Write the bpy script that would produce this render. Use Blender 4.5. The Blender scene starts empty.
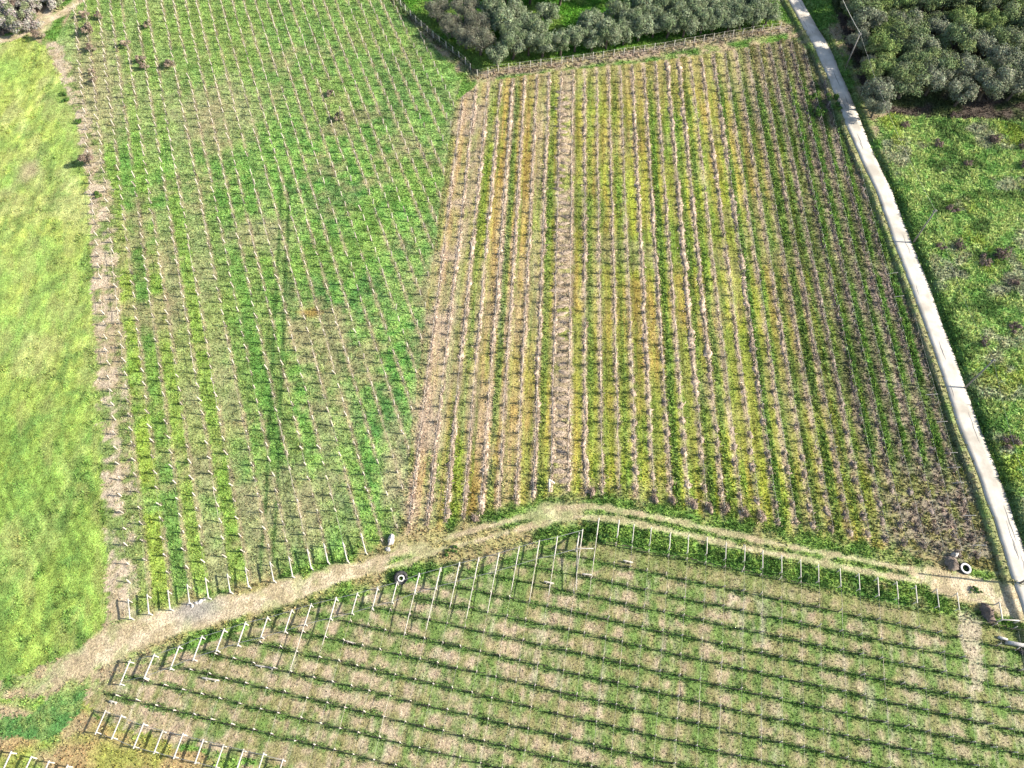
import bpy, math, random
import numpy as np
R = math.radians
random.seed(7)
rng = np.random.default_rng(11)
scene = bpy.context.scene
COL = scene.collection

# ------------------------------------------------------------------ camera, sky, sun, exposure
F, H, PH, S = 710.0, 90.0, R(58), math.tan(R(2.5))      # focal length in pixels, height above the slope's origin, pitch down, ground slope
cam_d = bpy.data.cameras.new('camera'); cam = bpy.data.objects.new('camera', cam_d); COL.objects.link(cam)
cam_d.sensor_width = 36.0; cam_d.lens = F / 1024 * 36.0; cam_d.clip_end = 5000
cam.location = (0, 0, H); cam.rotation_euler = (R(90) - PH, 0, 0)
scene.camera = cam; scene.render.filter_size = 1.05
SUN_EL, SUN_AZ = R(31), R(95.5)                          # azimuth clockwise from +Y, where the sun stands
world = bpy.data.worlds.new('World'); scene.world = world; world.use_nodes = True
wn = world.node_tree
sky = wn.nodes.new('ShaderNodeTexSky'); sky.sky_type = 'NISHITA'; sky.sun_disc = False
sky.sun_elevation = SUN_EL; sky.sun_rotation = SUN_AZ
bg = wn.nodes['Background']; bg.inputs['Strength'].default_value = 0.115
wn.links.new(sky.outputs[0], bg.inputs['Color'])
sun_d = bpy.data.lights.new('sun', 'SUN'); sun_d.energy = 5.0; sun_d.angle = R(0.5); sun_d.color = (1.0, 0.95, 0.87)
sun = bpy.data.objects.new('sun', sun_d); COL.objects.link(sun)
sun.rotation_euler = (R(90) - SUN_EL, 0, math.pi - SUN_AZ)
vs = scene.view_settings
vs.view_transform = 'Standard'; vs.look = 'None'; vs.gamma = 1.0; vs.use_curve_mapping = False; vs.exposure = 1.36

# ------------------------------------------------------------------ pixel <-> ground (only to lay the plan out on the slope)
CP, SP = math.cos(PH), math.sin(PH)
def V(px, py, h=0.0):
    px, py = np.asarray(px, float), np.asarray(py, float)
    u = 384 - py
    dx = px - 512; dy = CP * F + SP * u; dz = -SP * F + CP * u
    t = (H - h) / (S * dy - dz)
    return np.stack([t * dx, t * dy], -1)
def W(pts): return V([p[0] for p in pts], [p[1] for p in pts])
def depth(x, y): return y * CP + (H - S * y) * SP
def project(x, y):
    z = S * y - H
    d = y * CP - z * SP
    return 512 + F * x / d, 384 - F * (y * SP + z * CP) / d

# ------------------------------------------------------------------ noise
def _h(ix, iy, seed):
    n = (ix.astype(np.int64) * 374761393 + iy.astype(np.int64) * 668265263 + seed * 974634777) & 0xFFFFFFFF
    n = ((n ^ (n >> 13)) * 1274126177) & 0xFFFFFFFF
    n = ((n ^ (n >> 16)) * 2246822519) & 0xFFFFFFFF
    return ((n ^ (n >> 15)) & 0xFFFFFF) / float(0xFFFFFF)
def vn(x, y, s, seed=0):
    x = np.asarray(x, float) / s; y = np.asarray(y, float) / s
    ix, iy = np.floor(x), np.floor(y); fx, fy = x - ix, y - iy
    fx = fx * fx * (3 - 2 * fx); fy = fy * fy * (3 - 2 * fy)
    a, b, c, d = _h(ix, iy, seed), _h(ix + 1, iy, seed), _h(ix, iy + 1, seed), _h(ix + 1, iy + 1, seed)
    return (a * (1 - fx) + b * fx) * (1 - fy) + (c * (1 - fx) + d * fx) * fy
def fbm(x, y, s, seed=0, o=3):
    t, w, a = 0, 0, 1.0
    for k in range(o):
        t = t + a * vn(x, y, s, seed + k * 17); w += a; a *= 0.55; s *= 0.47
    return t / w
def rnd(i, seed=0): return _h(np.asarray(i), np.zeros_like(np.asarray(i)), seed)
def ss(a, b, x):
    t = np.clip((x - a) / (b - a), 0, 1); return t * t * (3 - 2 * t)
def pip(poly, x, y):
    n = len(poly); r = np.zeros(np.shape(x), bool)
    for i in range(n):
        x1, y1 = poly[i]; x2, y2 = poly[(i + 1) % n]
        if y1 == y2: continue
        c = ((y1 > y) != (y2 > y)) & (x < (x2 - x1) * (y - y1) / (y2 - y1) + x1)
        r ^= c
    return r
def dist_line(pl, x, y):
    """distance to a polyline, signed side (positive on the right when walking along it), and the arc length there"""
    best = np.full(np.shape(x), 1e9); side = np.zeros(np.shape(x)); arc = np.zeros(np.shape(x)); acc = 0
    for (x1, y1), (x2, y2) in zip(pl[:-1], pl[1:]):
        L = math.hypot(x2 - x1, y2 - y1); ux, uy = (x2 - x1) / L, (y2 - y1) / L
        t = np.clip((x - x1) * ux + (y - y1) * uy, 0, L)
        dx, dy = x - x1 - t * ux, y - y1 - t * uy
        d = np.hypot(dx, dy); m = d < best
        best = np.where(m, d, best); side = np.where(m, np.sign(dx * uy - dy * ux), side); arc = np.where(m, acc + t, arc); acc += L
    return best, side, arc

# ------------------------------------------------------------------ the plan: regions as polygons on the ground
ROAD_L = [(781, -24), (789, 0), (817, 48), (838, 96), (855, 144), (877, 192), (894, 240), (912, 288), (929, 336), (945, 384), (961, 432), (980, 480), (995, 528), (1010, 576), (1030, 640), (1050, 705), (1075, 790)]
ROAD_R = [(793, -24), (801, 0), (828, 48), (848, 96), (868, 144), (892, 192), (910, 240), (930, 288), (947, 336), (965, 384), (981, 432), (1000, 480), (1018, 528), (1035, 576), (1058, 640), (1079, 705), (1106, 790)]
road_c = (W(ROAD_L) + W(ROAD_R)) / 2
road_c = road_c[::-1]                                    # from near to far
ROAD_HALF = 1.38
P_LEFT = W([(55, 40), (80, 110), (104, 190), (113, 300), (118, 400), (124, 520), (127, 622), (175, 607), (240, 588), (300, 568), (372, 552), (398, 536), (408, 470), (415, 400), (430, 280), (444, 180), (456, 100), (462, 78), (430, 42), (404, 14), (385, -30), (95, -30)])
P_MID = W([(456, 100), (480, 82), (560, 70), (640, 62), (720, 52), (795, 36), (812, 50), (836, 110), (858, 165), (880, 225), (915, 320), (948, 410), (975, 490), (1000, 570), (965, 566), (930, 556), (860, 545), (770, 530), (700, 516), (640, 500), (560, 498), (520, 508), (470, 524), (410, 536), (398, 536), (408, 470), (415, 400), (430, 280), (444, 180)])
P_LOW = W([(85, 700), (128, 668), (182, 652), (248, 628), (300, 612), (340, 602), (420, 579), (480, 567), (520, 552), (560, 541), (585, 528), (600, 521), (640, 527), (700, 540), (760, 554), (840, 574), (900, 586), (955, 597), (975, 612), (1030, 625), (1100, 760), (1100, 860), (300, 860), (290, 768), (200, 748), (107, 724)])
P_MEADOW = W([(-220, 60), (-40, 52), (30, 36), (46, 44), (66, 90), (86, 150), (93, 200), (96, 300), (100, 400), (104, 520), (110, 615), (92, 640), (60, 662), (0, 680), (-120, 700), (-220, 700)])
P_STRIP = W([(40, 35), (56, 62), (76, 120), (88, 180), (92, 300), (99, 400), (104, 520), (110, 620), (138, 620), (134, 520), (127, 400), (120, 300), (113, 190), (88, 110), (62, 45)])
P_RMEADOW = W([(876, 122), (906, 240), (938, 330), (972, 430), (1022, 560), (1050, 630), (1300, 630), (1300, 90), (1024, 112), (950, 112), (905, 108)])
P_WOOD = W([(832, 5), (850, 60), (868, 112), (905, 118), (1024, 122), (1120, 118), (1120, -60), (815, -60)])
P_ORCH = W([(380, -40), (404, 8), (440, 38), (468, 64), (482, 72), (560, 60), (650, 48), (740, 34), (780, 24), (776, -40)])
P_FORE = W([(-100, 700), (20, 695), (84, 702), (107, 726), (200, 752), (290, 772), (300, 860), (-100, 860)])
P_DARKWEED = W([(-30, 722), (20, 716), (44, 706), (56, 694), (90, 682), (92, 690), (80, 706), (66, 722), (52, 741), (15, 737), (-30, 742)])
P_THICKET = W([(-60, 45), (0, 36), (30, 26), (55, 12), (75, -12), (60, -60), (-90, -60)])
PATH = W([(-60, 46), (0, 40), (20, 35), (36, 28), (48, 20), (66, 10), (84, -4), (100, -20)])
TRACK = W([(20, 700), (62, 668), (100, 650), (150, 627), (200, 614), (250, 602), (310, 585), (360, 568), (405, 555), (460, 541), (515, 526), (556, 516), (585, 513), (620, 517), (680, 529), (740, 541), (800, 552), (860, 563), (920, 576), (970, 588), (1022, 603)])
RUT_A = W([(330, 572), (370, 562), (400, 552), (440, 540), (480, 528), (520, 518), (556, 508), (585, 506), (620, 510), (660, 517), (700, 526), (760, 540), (820, 552), (880, 563), (920, 570)])
RUT_B = W([(330, 584), (370, 571), (404, 563), (440, 549), (480, 540), (520, 529), (556, 519), (585, 516), (620, 520), (680, 533), (740, 547), (800, 558), (860, 570), (920, 582)])
P_GAP = W([(958, 600), (985, 612), (985, 690), (972, 690)])

def unit(a): return np.array([math.cos(a), math.sin(a)])
def vp_dir(xv): b = math.atan2(xv - 512, math.hypot(F, 1034)); return np.array([math.sin(b), math.cos(b)])
DL, DM, DW = vp_dir(58), vp_dir(575), vp_dir(740)        # row directions of the three vineyards (pointing away)
def perp(d): return np.array([d[1], -d[0]])              # to the right of it
DC = V(800, 623) - V(600, 580); DC = DC / np.linalg.norm(DC)   # posts of the lower vineyard line up along this
def U(d, p): return np.asarray(p) @ perp(d)
def T(d, p): return np.asarray(p) @ d

# rows
L_ENDS = [(133.7, 619.7), (152.5, 615), (173.3, 610.6), (192.9, 604.8), (211, 599), (232.7, 593.6), (251, 588.4), (276, 582.7), (294.6, 577.5), (313, 570), (329.6, 564), (349, 563), (367, 554)]
l_end = W(L_ENDS); uL = list(U(DL, l_end))
while uL[-1] < U(DL, V(452, 110)) - 1.0: uL.append(uL[-1] + 2.25)
uL = np.array(uL)
sM = 25.245 / 11 * DM[1]
u0M = U(DM, V(584.5, 384))
W_TOP = [(133.7, 663), (158, 657), (182, 648.5), (205, 639), (227, 632), (248, 625), (270, 620), (294, 613), (313, 607), (338, 601), (359, 596), (379, 590), (398, 585), (420, 577), (441, 571), (460, 566), (479, 561), (499, 556), (519, 550), (539, 544), (557, 540), (582, 533), (598, 522), (618, 524), (633, 528), (650, 531), (669, 536.6), (687, 539), (705.5, 541), (724, 546), (742.6, 549), (760.5, 554), (779, 559), (798, 563), (815.5, 568), (837, 572), (855.5, 577), (874, 581), (893, 585), (912, 588.5), (933, 592), (953, 596)]
w_top = W(W_TOP); uW = U(DW, w_top)
W_LINES = [542, 561, 580, 598, 617.6, 637, 658, 679, 701, 723, 746, 769, 792, 816]
cW = np.array([U(DC, V(600, y)) for y in W_LINES])       # offset of every cross line

def ray_clip(poly, d, u, lo=-50, hi=220, step=0.25):
    t = np.arange(lo, hi, step); p = perp(d)[None] * u + d[None] * t[:, None]
    m = pip(poly, p[:, 0], p[:, 1])
    if not m.any(): return None
    return t[m].min(), t[m].max()

# ------------------------------------------------------------------ relief
def base_z(x, y): return S * y
def relief(x, y):
    d, side, arc = dist_line(road_c, x, y)
    near = ss(14, 2, d)
    right = np.where(side > 0, 1.0, 0.0)
    e = d - ROAD_HALF
    n = fbm(x, y, 2.2, 91)
    z = (n - 0.5) * 0.22 + (fbm(x, y, 0.9, 92, 2) - 0.5) * 0.12
    z = z * ss(0.0, 1.2, e)
    bank = (0.48 * ss(0.35, 1.0, e) * (1 - 0.6 * ss(2, 10, e))) * right * (0.75 + 0.5 * vn(arc, arc * 0, 5, 5))
    ditch = (-0.50 * ss(0.85, 1.15, e) * (1 - 0.8 * ss(2.5, 12, e))) * (1 - right)
    z = z + np.where(e > 0, bank + ditch, 0)
    # the orchard stands on a low bank above the vineyard
    return z
def gz(x, y):
    x, y = np.asarray(x, float), np.asarray(y, float)
    return base_z(x, y) + relief(x, y)
def gz1(x, y): return float(gz(np.array([x]), np.array([y]))[0])

# ------------------------------------------------------------------ what grows or lies where: albedo of the ground
C = lambda *c: np.array(c, float)
GREEN, DGREEN, LGREEN = C(.095, .180, .036), C(.052, .110, .028), C(.180, .270, .058)
YGREEN, YOLIVE, OCHRE = C(.215, .262, .036), C(.215, .200, .036), C(.300, .195, .060)
TAN, PINK, PALE, MAUVE, OLIVE = C(.275, .215, .130), C(.330, .245, .175), C(.420, .340, .255), C(.200, .155, .120), C(.165, .155, .058)
def mix(a, b, t): t = np.asarray(t)[..., None]; return a * (1 - t) + b * t
def rng_jit(x, y, s): return _h(np.round(x * 50), np.round(y * 50), 800 + s) - .5
def stripes(u, edges):
    return np.searchsorted(edges, u)
L_STRIP = {0: (PALE, .55), 1: (OLIVE * 1.15, .5), 2: (YGREEN, .7), 3: (GREEN, .6), 4: (YGREEN * .95, .5), 5: (TAN * .9, .6), 6: (YGREEN * .95, .45), 7: (TAN * .9, .6), 8: (OLIVE, .4), 9: (GREEN, .5), 10: (OLIVE, .45), 11: (LGREEN, .4), 12: (TAN * .8, .35), 13: (LGREEN, .4)}
def ground_color(x, y):
    """albedo, and how much grows there (0..1), and the height of what grows"""
    N = len(x)
    jx = x + (fbm(x, y, 1.6, 1) - .5) * 1.6; jy = y + (fbm(x, y, 1.6, 2) - .5) * 1.6; jx = jx + rng_jit(x, y, 1) * .5; jy = jy + rng_jit(x, y, 2) * .5
    n1 = fbm(x, y, 14, 3); n2 = fbm(x, y, 4.5, 4); n3 = fbm(x, y, 1.3, 5); n4 = fbm(x, y, 0.55, 6, 2)
    col = mix(mix(GREEN[None], TAN[None], ss(.42, .62, n2)), LGREEN[None], ss(.5, .7, n3) * .6)
    gro = np.full(N, .5); hgt = np.full(N, .22)
    # ---- hay meadow on the left
    m = pip(P_MEADOW, jx, jy)
    k = mix(C(.185, .285, .055)[None], C(.275, .320, .062)[None], ss(.36, .62, n1 * .5 + n2 * .5))
    k = mix(k, C(.36, .33, .16)[None], ss(.55, .72, fbm(x, y * .6, 6, 36)) * .45); k = mix(k, C(.170, .255, .050)[None], ss(320, 450, project(x, y)[1] + 60 * (n1 - .5)) * .6)
    s1 = fbm(U(DL * .6 + C(0, .4), np.stack([x, y], -1)) if False else x + .12 * y, y * .16, .8, 31)   # mown swaths running up the slope
    k = mix(k, GREEN[None], ss(.55, .80, s1 * .6 + n2 * .4) * .75)
    k = mix(k, GREEN[None] * .95, ss(.58, .74, fbm(x, y * .7, 3.0, 33)) * .6)
    k = mix(k, (GREEN * 1.05)[None], ss(.52, .68, n3 * .7 + n2 * .3) * .5 * ss(20, 70, project(x, y)[0])); hd = V(40, 640) - V(5, 560); hd = hd / np.hypot(*hd); hu, ht = x * hd[1] - y * hd[0], x * hd[0] + y * hd[1]; lowm = ss(380, 520, project(x, y)[1])
    k = k * (1 + .75 * (fbm(x + .1 * y, y * .15, .55, 37, 2) - .5) * (1 - lowm))[:, None] * (1 + 1.1 * (fbm(hu, ht * .06, .6, 38, 2) - .5) * lowm)[:, None]
    k = mix(k, C(.115, .20, .045)[None], ss(.50, .66, fbm(x, y * .5, 2.2, 39) * .5 + n3 * .5) * .65 * ss(300, 420, project(x, y)[1] + 80 * (n1 - .5))); k = k * (1 + .8 * (fbm(x, y * .7, .9, 96, 2) - .5))[:, None]; k = mix(k, mix(TAN, YGREEN, .5)[None], ss(.52, .68, fbm(x + .3 * y, y * .35, 2.2, 97)) * .45); k = mix(k * .95, C(.31, .33, .14)[None], .14 * ss(460, 300, project(x, y)[1]) + .03)
    pp = V(30, 170); k = mix(k, TAN[None], ss(5, 1.5, np.hypot(x - pp[0], y - pp[1]) + 3 * n2) * .8)
    col[m] = k[m]; gro[m] = .75; hgt[m] = (.10 + .13 * ss(.5, .75, n3) * ss(.4, .6, n2))[m]
    # ---- bare strip along the meadow's edge
    m = pip(P_STRIP, jx, jy)
    strip_m = m; k = mix(mix((TAN * .45 + PALE * .55)[None], TAN[None], ss(.35, .6, n3)), (GREEN * .8 + OLIVE * .3)[None], ss(.46, .62, fbm(x, y, 4, 35) * .5 + n3 * .5) * .85)
    strip_k = k; col[m] = k[m]; gro[m] = .45; hgt[m] = .15
    # ---- upper left vineyard
    m = pip(P_LEFT, jx, jy) if False else pip(P_LEFT, x + .4 * (n3 - .5), y + .4 * (n3 - .5))
    p = np.stack([x, y], -1); u = U(DL, p); t = T(DL, p)
    idx = stripes(u + (n3 - .5) * .5, uL)
    ty = project(x, y)[1]
    near = ss(150, 330, ty)
    k = mix(C(.112, .235, .050)[None], C(.205, .325, .080)[None], ss(.35, .65, n3))
    k = mix(k, C(.060, .140, .042)[None], ss(.46, .68, n2) * .6 * ss(220, 330, project(x, y)[0])); k = mix(k, C(.25, .28, .11)[None], ss(.50, .72, fbm(x, y, 9, 48)) * .3)
    for i in range(0, 14):
        c, a = L_STRIP[i]
        mm = idx == i
        aa = a * (0.45 + .55 * near) * ss(.25, .6, fbm(x, y, 6, 50 + i) + .15)
        k = np.where(mm[:, None], mix(k, c[None], aa), k)
    dry = ss(.53, .70, fbm(x, y, 11, 41) * .5 + n2 * .3 + n3 * .2 + .05 * (ty > 420)) * .7
    k = mix(k, mix(TAN, OLIVE, .35)[None], dry)
    k = mix(k, C(.20, .27, .055)[None], ss(.56, .70, fbm(x, y, 16, 42)) * .4)
    far_y = ss(190, 60, ty); k = mix(k, C(.20, .25, .085)[None], far_y * .35)
    xq = project(x, y)[0]
    for bx, by, sx, sy, st_ in ((262, 235, 38, 20, .5), (215, 110, 55, 40, .45), (300, 505, 55, 45, .5), (95, 90, 34, 60, .6), (395, 470, 16, 60, .7), (340, 420, 25, 40, .3)):
        k = mix(k, mix(TAN, PINK, .4)[None] * .95, ss(1.3, .3, np.hypot((xq - bx) / sx, (ty - by) / sy) + (n2 - .5) * .9 + (n3 - .5) * .9) * st_)
    q = V(312, 312); k = mix(k, C(.23, .12, .04)[None], ss(3.4, 1.2, np.abs(x - q[0]) * .8 + np.abs(y - q[1]) * 1.8 + n2) * .75)
    lane = V(278, 400); lu = u - U(DL, V(290, 445))           # two wheel marks of the tractor lane
    lane_x = project(x, y)[0] - np.interp(ty, [150, 230, 300, 400, 500, 560], [287, 285, 281, 277, 273, 268])
    for o in (-6.5, 3.5):
        k = mix(k, DGREEN[None], ss(2.6, .6, np.abs(lane_x - o * (ty + 650) / 1050)) * .8 * ss(140, 200, ty))
    ud = np.abs(u[:, None] - uL[None]).min(1)
    k = mix(k, TAN[None], ss(.42, .12, ud + (n4 - .5) * .4) * ss(.35, .6, fbm(u * 3, t, 5, 44) + .05) * .8)
    e = V(416, 420); ed = np.interp(t, *zip(*sorted([(T(DL, q2), U(DL, q2)) for q2 in P_LEFT[11:18]]))) - u
    k = mix(k, mix(TAN, PINK, .4)[None], ss(1.0, .2, np.abs(ed - 2.4) + (n3 - .5)) * .0)
    k = k * (1 + .7 * (fbm(x, y, .8, 49, 2) - .5))[:, None]; a = np.where(strip_m, .85, 0) * ss(.25, .45, n2 * .6 + n3 * .4); k = mix(k, strip_k, a)
    col[m] = k[m]; gro[m] = .8; hgt[m] = .17
    # ---- middle vineyard
    mM = m2 = pip(P_MID, x + .4 * (n3 - .5), y + .4 * (n3 - .5))
    u = U(DM, p); t = T(DM, p); f = (u - u0M) / sM; fi = np.floor(f).astype(int); fr = f - fi     # rows at whole f
    f_ = f + (n3 - .5) * .22; half = np.floor(f_ * 2).astype(int)
    rr = .5 * rnd(np.floor(f_).astype(int) + 100, 61) + .5 * rnd(half + 300, 61); rr = np.clip((rr - .5) * 1.5 + .5, 0, 1); r2 = np.clip((.45 * rnd(np.floor(f_).astype(int) + 100, 62) + .55 * rnd(half + 300, 62) - .5) * 1.6 + .5, 0, 1)
    A = ss(-1, -5, f + (n1 - .5) * 4); B = ss(10, 18, f + (n1 - .5) * 5 - 2.5 * ss(380, 520, ty))
    k0 = mix((YGREEN * 1.05 + C(.03, 0, 0))[None], (GREEN * .5 + YGREEN * .55)[None], ss(.2, .55, rr)); k0 = mix(k0, YOLIVE[None] * 1.2, ss(.5, .85, rr)); k0 = mix(k0, (OCHRE * .9)[None], ss(.45, .7, fbm(x, y * .6, 7, 68)) * .75)
    kA = np.where((rr < .30)[:, None], OCHRE[None] * .95, np.where((rr < .55)[:, None], PINK[None] * .9, np.where((rr < .78)[:, None], (YOLIVE * 1.1)[None], (YGREEN * .9)[None]))); kA = mix(kA, PINK[None], ss(.42, .6, fbm(x, y * .5, 9, 74)) * .6 * ss(200, 330, ty))
    kB = np.where((r2 < .40)[:, None], (GREEN * .95)[None], np.where((r2 < .72)[:, None], MAUVE[None], (YGREEN * .5 + OLIVE * .5)[None]))
    kB = np.where((np.abs(fr - .42 + (n3 - .5) * .15) < .17)[:, None], np.where((r2 < .45)[:, None], (GREEN * .95)[None], np.where((r2 < .75)[:, None], (YGREEN * .85)[None], (LGREEN * .8)[None])), MAUVE[None])
    kB = mix(kB, (MAUVE * .95)[None], ss(.45, .64, fbm(x, y, 3.2, 69)) * .6)
    k = mix(mix(k0, kA, A), kB, B)
    st = fbm(u, t * .05, .5, 76, 2); st2 = fbm(u, t * .09, .42, 77, 2)
    k = mix(k, (YGREEN * .55 + GREEN * .5)[None], ss(.50, .72, st) * .65 * (1 - B))
    k = mix(k, mix(OCHRE, YOLIVE, .5)[None], ss(.55, .75, st2) * .6 * (1 - B))
    k = mix(k, mix(TAN, YGREEN, .3)[None], ss(.62, .78, fbm(u, t * .2, .5, 78, 2)) * .45)
    k = mix(k, (GREEN * .7 + YOLIVE * .25)[None], ss(.42, .62, fbm(x, y, 10, 64) + .12 * ss(110, 30, np.hypot(project(x, y)[0] - 640, (ty - 400)))) * .55 * (1 - A))
    k = mix(k, OCHRE[None], ss(.55, .72, fbm(x, y * .5, 9, 65)) * .45 * (1 - B))
    k = mix(k, TAN[None], ss(.55, .75, fbm(u * 2, t, 9, 66)) * .4)
    k = mix(k, mix(OCHRE, YGREEN, .55)[None], ss(.45, .62, fbm(x, y * .7, 12, 85)) * .45 * (1 - B) * (1 - .6 * A))
    # a green strip hugging one side of the row, strongest to the right
    k = mix(k, (DGREEN * .6 + GREEN * .5)[None], ss(.10, .02, np.abs(fr - .2) - .10 + (n4 - .5) * .12) * (.30 + .2 * B) * (r2 < .66))
    top = ss(140, 80, ty + 40 * n2); k = mix(k, mix(TAN, OLIVE, .4)[None], top * .45)
    # cane litter lines on the rows
    rowd = np.minimum(fr, 1 - fr) * sM
    pk = mix(PINK[None], MAUVE[None], B * .75)
    k = mix(k, pk, ss(.55, .15, rowd + (n4 - .5) * .5) * (.35 + .5 * ss(.3, .6, fbm(u * 3, t, 3, 67))))
    k = mix(k, pk, ss(.9, .3, np.abs(f - .55 + 2) * sM - .3) * 0)
    wb = np.abs(f + 1.35); k = mix(k, mix(mix(PINK, TAN, .4)[None], YGREEN[None], ss(.5, .65, n2) * .7), ss(.72, .5, wb + (n3 - .5) * .3) * .85)
    bot = ss(500, 540, ty + 26 * (n2 - .5) - np.interp(project(x, y)[0], [400, 560, 700, 950], [15, -12, 8, 26])); k = mix(k, mix(LGREEN[None], OCHRE[None], ss(.45, .65, n3)), bot * .7)
    brn = ss(-5, 0, f - 29.5 - (n1 - .5) * 5 + (ty < 150) * 3) * ss(180, 250, ty); k = mix(k, MAUVE[None], brn * .6)
    k = k * (1 + 1.0 * (fbm(u, t * .035, .42, 98, 2) - .5))[:, None] * np.where(m2, 1 - .12 * B, 1)[:, None]
    # dense green sown strips
    stripm = np.zeros(N)
    for f0, wd, sg in ((-10.4, .14, .7), (-7.5, .12, .5), (-5.5, .2, .75), (-2.55, .18, .6), (.45, .14, .5), (2.5, .12, .5), (5.42, .2, .8), (7.45, .13, .5), (8.45, .18, .7), (11.25, .2, .8), (12.3, .15, .5), (14.5, .22, .8), (15.6, .16, .6), (17.25, .24, 1), (18.35, .24, 1), (19.4, .15, .6), (20.4, .22, .9), (21.5, .3, 1), (13.4, .14, .5)):
        sg = sg * (1 - .85 * ss(440, 490, ty) * (f0 > 17)); stripm = np.maximum(stripm, ss(1.25, .75, np.abs(f - f0 + (n3 - .5) * .12) / (wd * (.8 if f0 > 15 else 1))) * sg * ss(.25, .5, fbm(t, f0 + 0 * t, 9, 79) + .1))
    k = mix(k, mix((DGREEN * .3 + GREEN * .85)[None], (GREEN * .5 + LGREEN * .6)[None], ss(.4, .6, n3)), stripm * .85 * ss(60, 110, ty))
    corner = ss(440, 500, ty + 20 * (n2 - .5)) * ss(15.5, 18, f + (n1 - .5) * 3) ; k = mix(k, mix((MAUVE * 1.1)[None], OLIVE[None] * 1.2, ss(.45, .6, n3)), corner * .75)
    col[m2] = k[m2]; gro[m2] = np.maximum(.75, stripm)[m2]; hgt[m2] = (.14 + .10 * B + .16 * stripm * (stripm > .3) + .08 * ss(420, 500, ty))[m2]
    # pale margin between the two upper vineyards
    mg = pip(P_MID, x, y) & (np.abs(f + 11) < 40)
    xp = project(x, y)[0]; edge = np.interp(ty, [78, 100, 180, 280, 400, 470, 536], [462, 456, 444, 430, 415, 408, 398])
    w = ss(26, 8, np.abs(xp - edge - 14 - 4 * n2)) * (ty > 80) * (ty < 545)
    a = w * (.35 + .5 * ss(.40, .6, fbm(x, y, 6, 70)))
    col = np.where((m2 | m)[:, None], mix(col, (PINK * .95)[None], a), col)
    # ---- lower vineyard
    m3 = pip(P_LOW, x + .4 * (n3 - .5), y + .4 * (n3 - .5))
    uw = U(DW, p); c = U(DC, p)
    st = fbm(uw * 1.0, T(DW, p) * .16, .9, 71)                  # raking marks that run with the columns
    xl = project(x, y)[0]; k = mix((PINK * .48 + TAN * .55)[None], mix(OLIVE, TAN, .25)[None], ss(.40, .64, st * .5 + n3 * .3 + n4 * .2 + .05 * ss(350, 650, xl)))
    k = mix(k, (GREEN * .95)[None], ss(.44, .66, fbm(uw, T(DW, p) * .4, 1.0, 72) * .45 + n3 * .4 + n1 * .15 + .03 * ss(300, 600, xl) - .05 * ss(480, 250, xl)) * .75)
    k = mix(k, PALE[None], ss(.62, .78, fbm(uw * 1.3, T(DW, p) * .2, 1.0, 73)) * .45)
    dl = c[:, None] - cW[None]; j = np.abs(dl).argmin(1); dl = dl[np.arange(N), j]      # which cross line, signed
    gs = ss(.55, .05, np.abs(dl - .12) + (n3 - .5) * 1.1 + (n4 - .5) * .7) * ss(.20, .5, fbm(x, y, 3, 75) + .12)
    k = mix(k, (GREEN * .7 + DGREEN * .25)[None], gs * .85)
    between = (c > cW[0]) & (c < cW[1]); k = np.where(between[:, None], mix(k, OLIVE[None], .45), k)
    lush = (c < cW[0] - .1) & (xp > 575)
    k = np.where(lush[:, None], mix(mix((DGREEN * .4 + GREEN * .7)[None], LGREEN[None] * 1.05, ss(.45, .62, n3)), mix(TAN, LGREEN, .3)[None], ss(.5, .66, n2) * .65), k)
    up = ss(60, 10, xp - 600 + 0 * x) * ss(600, 560, ty); k = mix(k, (GREEN)[None], up * .35 * ss(.4, .6, n2))
    right_g = ss(620, 900, xp) * ss(600, 700, ty); k = mix(k, (GREEN * .9)[None], right_g * .18)
    k = np.where(pip(P_GAP, jx, jy)[:, None], mix(k, PALE[None] * .85, .6), k)
    col[m3] = k[m3]; gro[m3] = np.where(gs > .3, .95, np.where(lush, 1, .55))[m3]; hgt[m3] = np.where(gs > .3, .17, np.where(lush, .24, .12))[m3]
    # ---- rough right meadow
    m = pip(P_RMEADOW, jx, jy)
    b = fbm(x, y, 2.4, 80); b2 = fbm(x, y, 1.0, 83)
    k = mix(C(.175, .295, .075)[None], C(.330, .410, .130)[None], ss(.36, .58, b2 * .6 + b * .4))
    k = mix(k, DGREEN[None], ss(.55, .7, fbm(x, y, 3.4, 81)) * .7)
    k = mix(k, C(.270, .240, .180)[None], ss(.54, .68, fbm(x, y, 4.5, 82)) * .65)
    k = mix(k, (YGREEN * 1.2)[None], ss(.57, .72, fbm(x, y, 7, 84)) * .6 * (b2 > .45))
    col[m] = k[m]; gro[m] = 1; hgt[m] = (.15 + .30 * b2)[m]
    # ---- foreground left of the lower vineyard
    m = pip(P_FORE, jx, jy)
    k = mix(mix(TAN[None], LGREEN[None], ss(.40, .62, n2)), OCHRE[None] * .9, ss(.55, .7, n1) * .5)
    col[m] = k[m]; gro[m] = .6; hgt[m] = .2
    m = pip(P_DARKWEED, jx, jy); col[m] = mix(C(.075, .165, .045)[None], mix(LGREEN, TAN, .3)[None], ss(.42, .66, n3 * .6 + n2 * .4) * .7)[m]; gro[m] = .9; hgt[m] = .14
    # ---- under the trees
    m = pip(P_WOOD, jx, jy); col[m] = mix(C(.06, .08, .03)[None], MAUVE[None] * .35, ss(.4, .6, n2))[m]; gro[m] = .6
    m = pip(P_ORCH, jx, jy); col[m] = mix(C(.10, .23, .03)[None], LGREEN[None], ss(.4, .6, n2))[m]; gro[m] = 1; hgt[m] = .25
    m = pip(P_THICKET, jx, jy); col[m] = mix(MAUVE[None], GREEN[None], ss(.5, .6, n2) * .6)[m]; gro[m] = .8; hgt[m] = .5
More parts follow.
